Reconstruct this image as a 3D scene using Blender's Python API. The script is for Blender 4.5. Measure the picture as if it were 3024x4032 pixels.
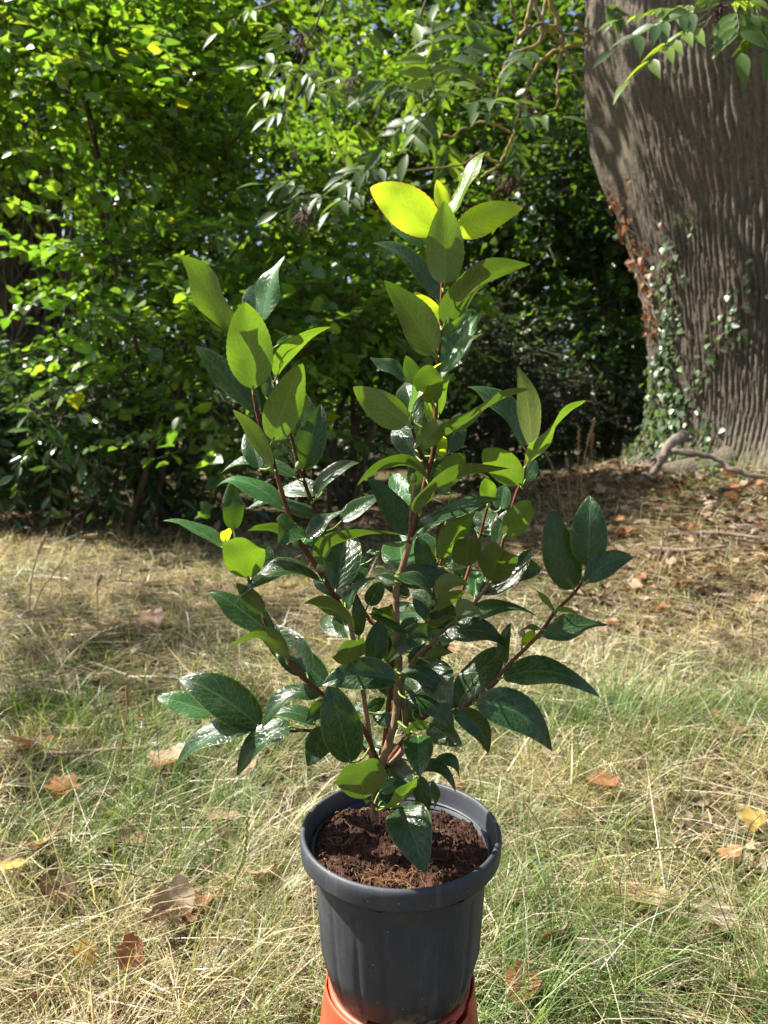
import bpy, math, random
import numpy as np
from mathutils import Vector

for o in list(bpy.data.objects):
    bpy.data.objects.remove(o)
S = bpy.context.scene
COL = S.collection
rad = math.radians

# ------------------------------------------------------------------ camera, sky, sun, exposure
CAM = np.array([0.0, 0.0, 0.97]); PITCH = rad(7.0); FPX = 2797.0
cd = bpy.data.cameras.new('camera'); co = bpy.data.objects.new('camera', cd); COL.objects.link(co)
co.location = CAM; co.rotation_euler = (rad(90) - PITCH, 0, 0)
cd.sensor_fit = 'VERTICAL'; cd.sensor_height = 36; cd.sensor_width = 27; cd.lens = 36 * FPX / 4032
cd.clip_start = 0.02; cd.clip_end = 500
cd.dof.use_dof = True; cd.dof.focus_distance = 0.86; cd.dof.aperture_fstop = 7.5
S.camera = co

SUN_EL, SUN_AZ = 51.0, -76.0      # azimuth from +Y, clockwise: the sun stands high at the left
W = bpy.data.worlds.new('World'); S.world = W; W.use_nodes = True
nt = W.node_tree; bg = nt.nodes['Background']
sky = nt.nodes.new('ShaderNodeTexSky'); sky.sky_type = 'NISHITA'; sky.sun_disc = False
sky.sun_elevation = rad(SUN_EL); sky.sun_rotation = rad(SUN_AZ); sky.dust_density = 3.0; sky.ozone_density = .6
nt.links.new(sky.outputs[0], bg.inputs[0]); bg.inputs[1].default_value = 0.068
sl = bpy.data.lights.new('sun', 'SUN'); so = bpy.data.objects.new('sun', sl); COL.objects.link(so)
sl.energy = 5.0; sl.angle = rad(0.53); sl.color = (1.0, 0.95, 0.86)
TOSUN = Vector((math.sin(rad(SUN_AZ)) * math.cos(rad(SUN_EL)), math.cos(rad(SUN_AZ)) * math.cos(rad(SUN_EL)), math.sin(rad(SUN_EL))))
so.rotation_euler = TOSUN.to_track_quat('Z', 'Y').to_euler(); so.location = TOSUN * 30
S.view_settings.view_transform = 'Standard'; S.view_settings.look = 'None'
S.view_settings.exposure = 1.5; S.view_settings.gamma = 1.0
S.render.engine = 'CYCLES'
S.cycles.max_bounces = 6; S.cycles.transmission_bounces = 4; S.cycles.diffuse_bounces = 3; S.cycles.glossy_bounces = 2

# ------------------------------------------------------------------ helpers
rng = np.random.default_rng(7)
def sstep(a, b, x):
    t = np.clip((x - a) / (b - a), 0, 1); return t * t * (3 - 2 * t)
def _h(ix, iy, iz, s):
    n = (ix * 374761393 + iy * 668265263 + iz * 2147483647 + s * 1274126177) & 0xffffffff
    n = ((n ^ (n >> 13)) * 1274126177) & 0xffffffff
    return ((n ^ (n >> 16)) & 0xffff) / 65535.0
def vnoise(x, y, z=0.0, s=0):
    x, y, z = np.broadcast_arrays(np.asarray(x, float), np.asarray(y, float), np.asarray(z, float))
    xi, yi, zi = np.floor(x).astype(np.int64), np.floor(y).astype(np.int64), np.floor(z).astype(np.int64)
    f = [x - xi, y - yi, z - zi]; f = [a * a * (3 - 2 * a) for a in f]
    r = 0
    for dx in (0, 1):
        for dy in (0, 1):
            for dz in (0, 1):
                w = (f[0] if dx else 1 - f[0]) * (f[1] if dy else 1 - f[1]) * (f[2] if dz else 1 - f[2])
                r = r + w * _h(xi + dx, yi + dy, zi + dz, s)
    return r
def fbm(x, y, z=0.0, o=4, s=0):
    r, a, t = 0, 1.0, 0
    for k in range(o):
        r = r + a * vnoise(np.asarray(x) * 2**k, np.asarray(y) * 2**k, np.asarray(z) * 2**k, s + k); t += a; a *= .5
    return r / t
def ray(px, py):
    xc, yc = (px - 1512) / FPX, (2016 - py) / FPX
    return np.array([xc, math.cos(PITCH) + yc * math.sin(PITCH), -math.sin(PITCH) + yc * math.cos(PITCH)])
def P(px, py, Y):
    d = ray(px, py); return CAM + d * (Y / d[1])
TREE = np.array([3.72, 6.3])
def gh(x, y):
    x = np.asarray(x, float); y = np.asarray(y, float)
    d = np.hypot(x - TREE[0], (y - TREE[1]))
    h = 0.62 * (1 - sstep(1.2, 4.2, d)) + 0.10 * (fbm(x * .9, y * .9, s=3) - .5) * sstep(0.6, 2.0, y)
    return h + 0.03 * (fbm(x * 4, y * 4, s=9, o=2) - .5)
def G(px, py):
    d = ray(px, py); t = 0.97 / max(-d[2], 0.03)
    for _ in range(25):
        p = CAM + d * t; t += (p[2] - float(gh(p[0], p[1]))) / max(-d[2], .03) * .6
    return CAM + d * t
def nrm(v):
    v = np.asarray(v, float); return v / (np.linalg.norm(v, axis=-1, keepdims=True) + 1e-12)

class MB:
    """collects vertices, faces, per-vertex colours and uvs, and links them as one mesh object"""
    def __init__(s): s.v = []; s.f3 = []; s.f4 = []; s.c = []; s.uv = []; s.n = 0
    def add(s, v, f4=None, f3=None, c=None, uv=None):
        v = np.asarray(v, float).reshape(-1, 3); b = s.n; s.v.append(v); s.n += len(v)
        if f4 is not None and len(f4): s.f4.append(np.asarray(f4, np.int64).reshape(-1, 4) + b)
        if f3 is not None and len(f3): s.f3.append(np.asarray(f3, np.int64).reshape(-1, 3) + b)
        if c is not None: s.c.append(np.broadcast_to(np.asarray(c, float), (len(v), 3)))
        else: s.c.append(np.ones((len(v), 3)))
        s.uv.append(np.zeros((len(v), 2)) if uv is None else np.asarray(uv, float))
        return s
    def tube(s, pts, r, n=6, c=None):
        pts = np.asarray(pts, float); m = len(pts); r = np.broadcast_to(np.asarray(r, float), (m,))
        t = nrm(np.gradient(pts, axis=0)); ref = np.array([0.3, 0.2, 1.0]) if abs(t[0][2]) < .9 else np.array([1.0, .2, 0.1])
        a = nrm(np.cross(t, ref)); b = np.cross(t, a); th = np.arange(n) * 2 * math.pi / n
        v = pts[:, None] + r[:, None, None] * (np.cos(th)[None, :, None] * a[:, None] + np.sin(th)[None, :, None] * b[:, None])
        i, j = np.meshgrid(np.arange(m - 1), np.arange(n), indexing='ij'); k = (j + 1) % n
        f = np.stack([i * n + j, i * n + k, (i + 1) * n + k, (i + 1) * n + j], -1).reshape(-1, 4)
        base = s.n
        uv = np.stack(np.broadcast_arrays((np.arange(n) / n)[None, :], np.linspace(0, 1, m)[:, None]), -1).reshape(-1, 2)
        s.add(v.reshape(-1, 3), f, c=c, uv=uv)
        s.add([pts[0] , pts[-1]], c=c)
        e = base + m * n
        j = np.arange(n); k = (j + 1) % n
        s.f3.append(np.stack([np.full(n, e), base + k, base + j], -1)); s.f3.append(np.stack([np.full(n, e + 1), base + (m - 1) * n + j, base + (m - 1) * n + k], -1))
        return s
    def mesh(s, name, mat=None, smooth=True):
        v = np.concatenate(s.v); f3 = np.concatenate(s.f3) if s.f3 else np.zeros((0, 3), int); f4 = np.concatenate(s.f4) if s.f4 else np.zeros((0, 4), int)
        me = bpy.data.meshes.new(name); me.vertices.add(len(v)); me.vertices.foreach_set('co', v.astype(np.float32).ravel())
        li = np.concatenate([f4.ravel(), f3.ravel()]).astype(np.int32)
        me.loops.add(len(li)); me.loops.foreach_set('vertex_index', li)
        st = np.concatenate([np.arange(len(f4)) * 4, len(f4) * 4 + np.arange(len(f3)) * 3]).astype(np.int32)
        me.polygons.add(len(st)); me.polygons.foreach_set('loop_start', st)
        me.polygons.foreach_set('use_smooth', np.full(len(st), smooth))
        ca = me.color_attributes.new('col', 'FLOAT_COLOR', 'POINT'); c = np.concatenate(s.c)
        ca.data.foreach_set('color', np.concatenate([c, np.ones((len(c), 1))], 1).astype(np.float32).ravel())
        ul = me.uv_layers.new(name='UVMap'); uv = np.concatenate(s.uv)
        ul.data.foreach_set('uv', uv[li].astype(np.float32).ravel())
        me.update(calc_edges=True); me.validate()
        if mat: me.materials.append(mat)
        return me
    def build(s, name, mat=None, parent=None, smooth=True):
        return link(name, s.mesh(name, mat, smooth), parent)
def link(name, me, parent=None):
    o = bpy.data.objects.new(name, me); COL.objects.link(o)
    if parent is not None: o.parent = parent; o.matrix_parent_inverse = parent.matrix_basis.inverted()
    return o
def tag(o, label=None, cat=None, group=None, kind=None):
    for k, v in (('label', label), ('category', cat), ('group', group), ('kind', kind)):
        if v: o[k] = v
    return o
def empty(name, loc):
    o = bpy.data.objects.new(name, None); COL.objects.link(o); o.location = [float(a) for a in loc]; o.empty_display_size = .05
    return o
def bez(p, n=8):
    """smooth curve through points (Catmull-Rom)"""
    p = np.asarray(p, float); q = np.vstack([2 * p[0] - p[1], p, 2 * p[-1] - p[-2]]); out = []
    for i in range(1, len(q) - 2):
        t = np.linspace(0, 1, n, endpoint=False)[:, None]
        out.append(.5 * (2 * q[i] + (q[i + 1] - q[i - 1]) * t + (2 * q[i - 1] - 5 * q[i] + 4 * q[i + 1] - q[i + 2]) * t**2 + (-q[i - 1] + 3 * q[i] - 3 * q[i + 1] + q[i + 2]) * t**3))
    return np.vstack(out + [p[-1:]])

# ------------------------------------------------------------------ materials
class N:
    def __init__(s, name):
        s.m = bpy.data.materials.new(name); s.m.use_nodes = True; s.t = s.m.node_tree; s.t.nodes.clear()
        s.out = s.n('OutputMaterial')
    def n(s, ty, **kw):
        o = s.t.nodes.new('ShaderNode' + ty)
        for k, v in kw.items():
            if k.startswith('i_'):
                o.inputs[k[2:].replace('_', ' ')].default_value = v
            else: setattr(o, k, v)
        return o
    def l(s, a, b): s.t.links.new(a, b)
    def noise(s, scale, detail=4, vec=None, rough=.55, dist=0):
        o = s.n('TexNoise'); o.inputs['Scale'].default_value = scale; o.inputs['Detail'].default_value = detail
        o.inputs['Roughness'].default_value = rough; o.inputs['Distortion'].default_value = dist
        if vec is not None: s.l(vec, o.inputs['Vector'])
        return o.outputs['Fac']
    def ramp(s, fac, stops):
        r = s.n('ValToRGB'); s.l(fac, r.inputs[0]); e = r.color_ramp.elements
        while len(e) < len(stops): e.new(.5)
        for i, (p, c) in enumerate(stops): e[i].position = p; e[i].color = (*c, 1) if len(c) == 3 else c
        return r.outputs[0]
    def math(s, op, a, b=None, c=None, clamp=False):
        o = s.n('Math', operation=op); o.use_clamp = clamp
        for i, v in enumerate((a, b, c)):
            if v is None: continue
            if isinstance(v, (int, float)): o.inputs[i].default_value = v
            else: s.l(v, o.inputs[i])
        return o.outputs[0]
    def mix(s, fac, a, b, mode='MIX'):
        o = s.n('Mix', data_type='RGBA', blend_type=mode)
        for sock, v in ((o.inputs[0], fac), (o.inputs[6], a), (o.inputs[7], b)):
            if isinstance(v, (int, float)): sock.default_value = v
            elif isinstance(v, tuple): sock.default_value = (*v, 1)
            else: s.l(v, sock)
        return o.outputs[2]
    def bump(s, h, strength=.4, dist=.01):
        b = s.n('Bump'); b.inputs['Strength'].default_value = strength; b.inputs['Distance'].default_value = dist; s.l(h, b.inputs['Height']); return b.outputs[0]
    def pbsdf(s, col, rough=.6, spec=.5, normal=None):
        p = s.n('BsdfPrincipled')
        for nme, v in (('Base Color', col), ('Roughness', rough), ('Specular IOR Level', spec)):
            if isinstance(v, (int, float)): p.inputs[nme].default_value = v
            elif isinstance(v, tuple): p.inputs[nme].default_value = (*v, 1)
            else: s.l(v, p.inputs[nme])
        if normal is not None: s.l(normal, p.inputs['Normal'])
        return p
    def fin(s, shader): s.l(shader.outputs[0] if hasattr(shader, 'outputs') else shader, s.out.inputs[0]); return s.m

def leaf_mat(name, trans=.45, rough=.4, spec=.5, tcol=(1.25, 1.15, .35), under=None):
    """thin leaf: colour from the per-leaf attribute (times per-object variation), reflecting and letting light through"""
    m = N(name); a = m.n('Attribute', attribute_name='col'); c = a.outputs['Color']
    oi = m.n('ObjectInfo'); hv = m.n('HueSaturation'); m.l(c, hv.inputs['Color'])
    m.l(m.math('MULTIPLY_ADD', oi.outputs['Random'], .5, .75), hv.inputs['Value'])
    c = hv.outputs[0]
    nn = m.noise(90, 3); c = m.mix(1.0, c, m.ramp(nn, [(.3, (.75, .75, .75)), (.7, (1.15, 1.15, 1.1))]), 'MULTIPLY')
    if under:
        g = m.n('NewGeometry'); c2 = m.mix(g.outputs['Backfacing'], c, m.mix(.55, c, under))
    else: c2 = c
    p = m.pbsdf(c2, rough, spec); t = m.n('BsdfTranslucent'); m.l(m.mix(1.0, c, tcol, 'MULTIPLY'), t.inputs[0])
    mx = m.n('AddShader') if False else m.n('MixShader'); 
    mx.inputs[0].default_value = trans; m.l(p.outputs[0], mx.inputs[1]); m.l(t.outputs[0], mx.inputs[2])
    return m.fin(mx)

M = {}
M['hazel'] = leaf_mat('hazel_leaf', .48, .31, .8, (1.9, 1.95, .5))
M['elder'] = leaf_mat('elder_leaf', .5, .42, .4, (2.0, 1.9, .4))
M['laurel'] = leaf_mat('laurel_leaf', .28, .24, .7, (1.6, 1.6, .4))
M['maple'] = leaf_mat('maple_leaf', .45, .36, .6, (1.8, 1.7, .35))
M['yew'] = leaf_mat('yew_leaf', .25, .4, .5, (1.5, 1.5, .5))
M['ivy'] = leaf_mat('ivy_leaf', .25, .35, .5, (1.5, 1.5, .5))
M['grass'] = leaf_mat('grass_blade', .4, .38, .5, (1.3, 1.25, .6))
M['straw'] = leaf_mat('straw', .3, .4, .5, (1.1, 1.0, .8))
M['deadleaf'] = leaf_mat('dead_leaf', .25, .55, .35, (1.4, .9, .5))

def wood(name, a, b, scale=40, strength=.5, moss=None):
    m = N(name); tc = m.n('TexCoord').outputs['Object']; n1 = m.noise(scale, 6, tc); n2 = m.noise(scale * .15, 4, tc)
    c = m.ramp(n1, [(.3, a), (.7, b)])
    c = m.mix(m.ramp(n2, [(.4, (0, 0, 0)), (.65, (1, 1, 1))]), c, tuple(min(1, x * 1.35) for x in b))
    if moss: c = m.mix(m.ramp(m.noise(scale * .35, 5, tc), [(.42, (0, 0, 0)), (.55, (1, 1, 1))]), c, moss)
    return m.fin(m.pbsdf(c, .85, .2, m.bump(n1, strength, .004)))
M['twig'] = wood('twig_bark', (.045, .035, .025), (.10, .08, .055), 60)
M['lichen_twig'] = wood('lichen_twig_bark', (.11, .09, .065), (.21, .175, .12), 90, .9, (.30, .23, .06))
M['dead_wood'] = wood('weathered_dead_wood', (.085, .066, .052), (.19, .155, .125), 30, .6)
M['stick'] = wood('dry_stick_bark', (.11, .08, .06), (.24, .18, .14), 60, .6)
M['ivy_stem'] = wood('old_ivy_stem_bark', (.06, .045, .035), (.16, .125, .10), 30, .6)
M['stem_old'] = wood('camellia_old_bark', (.13, .07, .04), (.25, .155, .095), 160, .6)
M['stem_new'] = wood('camellia_young_bark', (.06, .020, .011), (.14, .052, .027), 160, .4)

def bark_mat():
    m = N('furrowed_bark'); a = m.n('Attribute', attribute_name='col').outputs['Color']
    tc = m.n('TexCoord').outputs['Object']; n1 = m.noise(55, 6, tc, .65)
    mp = m.n('Mapping'); m.l(tc, mp.inputs[0]); mp.inputs['Scale'].default_value = (28, 28, 7)
    n2 = m.noise(1.0, 6, mp.outputs[0], .7, .8)
    c = m.mix(1.0, a, m.ramp(n1, [(.25, (.62, .60, .58)), (.75, (1.25, 1.22, 1.2))]), 'MULTIPLY')
    h = m.math('ADD', m.math('MULTIPLY', n2, 1.0), m.math('MULTIPLY', n1, .35))
    return m.fin(m.pbsdf(c, .9, .15, m.bump(h, 1.0, .035)))
M['bark'] = bark_mat()

def ground_mat():
    m = N('meadow_soil'); tc = m.n('TexCoord').outputs['Object']
    n1 = m.noise(2.2, 5, tc); n2 = m.noise(60, 6, tc, .7); n3 = m.noise(14, 4, tc)
    c = m.ramp(n2, [(.3, (.035, .026, .017)), (.55, (.11, .082, .05)), (.75, (.25, .195, .12))])
    c = m.mix(m.ramp(n1, [(.42, (0, 0, 0)), (.62, (1, 1, 1))]), c, m.ramp(n2, [(.3, (.035, .04, .015)), (.7, (.14, .13, .05))]))
    return m.fin(m.pbsdf(c, .95, .1, m.bump(m.math('ADD', n2, n3), .8, .02)))
M['ground'] = ground_mat()

def cam_leaf(name, top, top2, under, trans_c, trans, dust=.18, edge=None):
    """camellia leaf: glossy dark upper side, matt olive underside, pale midrib and net of veins from the leaf's own uv"""
    m = N(name); uv = m.n('UVMap').outputs[0]; sx = m.n('SeparateXYZ'); m.l(uv, sx.inputs[0]); u, v = sx.outputs[0], sx.outputs[1]
    oi = m.n('ObjectInfo').outputs['Random']
    av = m.math('ABSOLUTE', m.math('SUBTRACT', v, .5))                      # 0 on midrib, .5 at margin
    mid = m.math('SUBTRACT', 1.0, m.math('MULTIPLY', av, 26.0), clamp=True)
    # lateral veins: curved towards the tip
    tcn = m.n('CombineXYZ'); m.l(u, tcn.inputs[0]); m.l(v, tcn.inputs[1]); m.l(m.math('MULTIPLY', oi, 30.0), tcn.inputs[2])
    wob = m.noise(7, 2, tcn.outputs[0])
    ph = m.math('ADD', m.math('SUBTRACT', m.math('MULTIPLY', u, 9.0), m.math('MULTIPLY', m.math('POWER', av, .8), 5.0)), m.math('MULTIPLY', wob, 1.3))
    fr = m.math('ABSOLUTE', m.math('SUBTRACT', m.math('FRACT', ph), .5))
    lat = m.math('SUBTRACT', 1.0, m.math('MULTIPLY', fr, 11.0), clamp=True)
    vo = m.n('TexVoronoi', feature='DISTANCE_TO_EDGE'); mp = m.n('Mapping'); m.l(tcn.outputs[0], mp.inputs[0]); mp.inputs['Scale'].default_value = (13, 7, 1)
    m.l(mp.outputs[0], vo.inputs['Vector']); vo.inputs['Scale'].default_value = 1.0
    net = m.math('SUBTRACT', 1.0, m.math('MULTIPLY', vo.outputs['Distance'], 12.0), clamp=True)
    vein = m.math('MAXIMUM', mid, m.math('MULTIPLY', m.math('MAXIMUM', m.math('MULTIPLY', lat, .75), m.math('MULTIPLY', net, .38)), 1.0))
    tc = m.n('TexCoord').outputs['Object']
    ns = m.noise(25, 4, tc); ct = m.ramp(ns, [(.3, top), (.7, top2)])
    ct = m.mix(m.math('MULTIPLY', vein, .8), ct, tuple(min(1, a * 2.4 + .035) for a in top2))
    rim = m.math('MULTIPLY', m.math('SUBTRACT', m.math('MULTIPLY', av, 40.0), 18.6, clamp=True), .55); ct = m.mix(rim, ct, (.20, .27, .07))
    dn = m.noise(70, 6, tc, .7); dm = m.noise(18, 3, tc)
    du = m.math('MULTIPLY', m.math('MULTIPLY', m.ramp(dn, [(.5, (0, 0, 0)), (.72, (1, 1, 1))]), m.ramp(dm, [(.42, (0, 0, 0)), (.62, (1, 1, 1))])), dust)
    ct = m.mix(du, ct, (.32, .38, .30))
    sp = m.math('MULTIPLY', m.ramp(m.noise(34, 3, tc), [(.70, (0, 0, 0)), (.73, (1, 1, 1))]), .8); ct = m.mix(sp, ct, (.15, .10, .04))
    cu = m.ramp(ns, [(.3, tuple(a * .82 for a in under)), (.7, tuple(a * 1.15 for a in under))])
    cu = m.mix(m.math('MULTIPLY', vein, .85), cu, tuple(min(1, a * 2.1) for a in under)); cu = m.mix(m.math('MULTIPLY', m.ramp(m.noise(45, 5, tc, .65), [(.55, (0, 0, 0)), (.75, (1, 1, 1))]), .35), cu, (.16, .12, .04))
    if edge:
        em = m.math('MULTIPLY', m.math('MAXIMUM', m.math('SUBTRACT', m.math('MULTIPLY', av, 9.0), 3.7), m.math('SUBTRACT', m.math('MULTIPLY', u, 9.0), 8.1), clamp=True), .8, clamp=True)
        ct = m.mix(em, ct, edge); cu = m.mix(em, cu, edge)
    geo = m.n('NewGeometry').outputs['Backfacing']
    col = m.mix(geo, ct, cu)
    hv = m.n('HueSaturation'); m.l(col, hv.inputs['Color']); m.l(m.math('MULTIPLY_ADD', oi, .4, .8), hv.inputs['Value']); m.l(m.math('MULTIPLY_ADD', oi, .03, .485), hv.inputs['Hue'])
    rough = m.math('ADD', m.math('MULTIPLY', geo, .22), m.math('MULTIPLY_ADD', dn, .30, .12))
    hgt = m.math('ADD', m.math('MULTIPLY', vein, -1.0), m.math('MULTIPLY', m.noise(60, 3, tc), 1.2))
    p = m.pbsdf(hv.outputs[0], rough, .5, m.bump(hgt, .26, .0015))
    t = m.n('BsdfTranslucent'); tcol = m.mix(m.math('MULTIPLY', vein, .6), trans_c, tuple(min(1, a * 1.3) for a in trans_c))
    tcol = m.mix(1.0, tcol, m.ramp(m.noise(32, 5, tc, .6), [(.3, (.75, .78, .6)), (.7, (1.1, 1.08, 1.0))]), 'MULTIPLY'); tcol = m.mix(m.math('MULTIPLY', mid, .5), tcol, tuple(a * .5 for a in trans_c))
    if edge: tcol = m.mix(em, tcol, (.75, .38, .04))
    m.l(tcol, t.inputs[0])
    mx = m.n('MixShader'); mx.inputs[0].default_value = trans; m.l(p.outputs[0], mx.inputs[1]); m.l(t.outputs[0], mx.inputs[2])
    return m.fin(mx)
M['leaf_old'] = cam_leaf('camellia_mature_leaf', (.008, .026, .006), (.017, .046, .011), (.095, .118, .032), (.13, .26, .015), .22)
M['leaf_mid'] = cam_leaf('camellia_half_ripe_leaf', (.022, .075, .022), (.04, .115, .034), (.115, .150, .036), (.24, .44, .02), .28, .12)
M['leaf_new'] = cam_leaf('camellia_young_leaf', (.07, .19, .025), (.11, .26, .04), (.22, .30, .045), (.60, .86, .03), .58, .05, (.50, .24, .05))
m = N('petiole_green'); M['petiole'] = m.fin(m.pbsdf((.17, .25, .045), .45))
m = N('camellia_bud_scale'); M['bud'] = m.fin(m.pbsdf(m.ramp(m.noise(120, 3), [(.3, (.16, .20, .05)), (.7, (.30, .32, .10))]), .5))

def pot_mat():
    m = N('scuffed_charcoal_plastic'); tc = m.n('TexCoord').outputs['Object']
    n1 = m.noise(9, 5, tc, .6); n2 = m.noise(240, 3, tc); mp = m.n('Mapping'); m.l(tc, mp.inputs[0]); mp.inputs['Scale'].default_value = (60, 60, 6)
    n3 = m.noise(1, 5, mp.outputs[0], .7)
    c = m.ramp(n1, [(.3, (.034, .039, .049)), (.7, (.052, .058, .070))])
    c = m.mix(m.math('MULTIPLY', m.ramp(n3, [(.55, (0, 0, 0)), (.8, (1, 1, 1))]), .6), c, (.15, .155, .16))
    vo = m.n('TexVoronoi'); m.l(tc, vo.inputs['Vector']); vo.inputs['Scale'].default_value = 60
    c = m.mix(m.ramp(vo.outputs['Distance'], [(.035, (1, 1, 1)), (.06, (0, 0, 0))]), c, (.35, .34, .32))
    sp = m.n('SeparateXYZ'); m.l(tc, sp.inputs[0])
    low = m.math('MULTIPLY', m.math('MULTIPLY', m.math('SUBTRACT', .030, sp.outputs[2]), 60.0, clamp=True), m.ramp(m.noise(38, 5, tc, .65), [(.5, (0, 0, 0)), (.6, (1, 1, 1))]))
    c = m.mix(m.math('MULTIPLY', low, .7), c, (.30, .28, .19))
    c = m.mix(m.math('MULTIPLY', m.ramp(m.noise(22, 6, tc, .7), [(.5, (0, 0, 0)), (.78, (1, 1, 1))]), .3), c, (.13, .13, .125))
    r = m.math('MULTIPLY_ADD', n3, .3, .4)
    return m.fin(m.pbsdf(c, r, .45, m.bump(n2, .12, .001)))
M['pot'] = pot_mat()
m = N('faded_orange_plastic'); tc = m.n('TexCoord').outputs['Object']
M['orange'] = m.fin(m.pbsdf(m.ramp(m.noise(14, 5, tc), [(.3, (.42, .066, .028)), (.7, (.54, .10, .045))]), .42, .45, m.bump(m.noise(150, 3, tc), .1, .001)))
m = N('peaty_compost'); tc = m.n('TexCoord').outputs['Object']; n1 = m.noise(160, 6, tc, .7); n2 = m.noise(30, 4, tc)
M['soil'] = m.fin(m.pbsdf(m.mix(m.ramp(n2, [(.4, (0, 0, 0)), (.65, (1, 1, 1))]), m.ramp(n1, [(.3, (.020, .010, .007)), (.7, (.070, .035, .024))]), m.ramp(n1, [(.3, (.045, .021, .014)), (.75, (.14, .07, .048))])), .95, .15, m.bump(n1, .9, .006)))
m = N('root_fibre'); M['fibre'] = m.fin(m.pbsdf(m.mix(1.0, m.n('Attribute', attribute_name='col').outputs['Color'], m.ramp(m.noise(90, 3), [(.3, (.6, .6, .6)), (.7, (1.2, 1.2, 1.2))]), 'MULTIPLY'), .7))

# ------------------------------------------------------------------ ground
def grid_ground():
    xs = np.concatenate([np.linspace(-60, -7, 30), np.linspace(-6.8, 7.5, 240), np.linspace(7.7, 60, 30)])
    ys = np.concatenate([np.linspace(-30, -1.2, 14), np.linspace(-1, 11, 220), np.linspace(11.3, 90, 40)])
    X, Y = np.meshgrid(xs, ys); Z = gh(X, Y); nx, ny = len(xs), len(ys)
    i, j = np.meshgrid(np.arange(nx - 1), np.arange(ny - 1)); a = (j * nx + i).ravel()
    return MB().add(np.stack([X, Y, Z], -1).reshape(-1, 3), np.stack([a, a + 1, a + nx + 1, a + nx], -1))
g = grid_ground().build('ground', M['ground']); tag(g, kind='structure', label='dry meadow ground rising towards the old tree')

# ------------------------------------------------------------------ grass
def blades(n, x, y, az, e0, bend, ln, wd, col, seg=4, z0=None, tw=None):
    t = np.linspace(0, 1, seg + 1); st = 1.0 / seg
    z = gh(x, y) if z0 is None else z0
    el = e0[:, None] - bend[:, None] * (t[None, :-1] + st / 2)
    dx = np.cos(el) * ln[:, None] * st; dz = np.sin(el) * ln[:, None] * st
    cx = np.concatenate([np.zeros((n, 1)), np.cumsum(dx, 1)], 1); cz = np.concatenate([np.zeros((n, 1)), np.cumsum(dz, 1)], 1)
    cz = np.maximum(cz, .003 + 0 * cz)
    ca, sa = np.cos(az)[:, None], np.sin(az)[:, None]
    sway = (rng.normal(0, .12, n) * ln)[:, None] * t[None]**2
    c = np.stack([x[:, None] + cx * ca - sway * sa, y[:, None] + cx * sa + sway * ca, z[:, None] + cz], -1)
    side = np.stack([-np.sin(az), np.cos(az), rng.normal(0, .5, n)], -1); side = nrm(side)
    w = wd[:, None] * (1 - t[None]**1.6) * .5
    L = c[:, :-1] - side[:, None] * w[:, :-1, None]; R = c[:, :-1] + side[:, None] * w[:, :-1, None]
    V = np.concatenate([np.stack([L, R], 2).reshape(n, -1, 3), c[:, -1:]], 1); k = V.shape[1]
    b = (np.arange(n) * k)[:, None]
    q = np.array([[2 * i, 2 * i + 1, 2 * i + 3, 2 * i + 2] for i in range(seg - 1)]); f4 = (b[:, :, None] + q[None]).reshape(-1, 4)
    f3 = b + np.array([[2 * seg - 2, 2 * seg - 1, 2 * seg]])
    return V.reshape(-1, 3), f4, f3, np.repeat(col, k, 0)
def scatter(n, ymin, ymax, margin=.7, power=1.0):
    """ground points, denser near the viewer, wide enough for a step to the side"""
    u = rng.random(n); y = ymin * (ymax / ymin) ** (u ** power); half = .56 * y + margin
    x = rng.uniform(-1, 1, n) * half
    return x, y
def clear(x, y):
    k = np.hypot(x, y - .83) > .135
    k &= np.hypot(x - TREE[0], y - TREE[1]) > 1.25
    return k
def dryness(x, y):
    return np.clip(.30 + 2.1 * (fbm(x * 1.3 + 4, y * 1.3, s=21) - .5) + .40 * sstep(1.7, 3.2, y) + .3 * sstep(4.2, 6, y) * (x > 0) + 1.0 * (fbm(x * 7, y * 7, s=5, o=2) - .5), 0, 1)
def bare(x, y):
    b = np.exp(-(((x - .78) / .28)**2 + ((y - 1.62) / .22)**2)) * .9
    b = b + .75 * sstep(.56, .68, fbm(x * 3.4 + 2, y * 3.4, s=91, o=3))
    return np.clip(b + .85 * sstep(6.6, 7.3, y) + .75 * sstep(.9, 2.0, x - .1 * y) * sstep(3.4, 4.6, y), 0, .97)
GREEN = np.array([[.10, .19, .035], [.14, .23, .05], [.065, .13, .03], [.19, .27, .06], [.13, .20, .08]])
DRY = np.array([[.50, .42, .26], [.62, .54, .37], [.40, .32, .19], [.55, .45, .29], [.46, .40, .26], [.68, .61, .46]])
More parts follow.
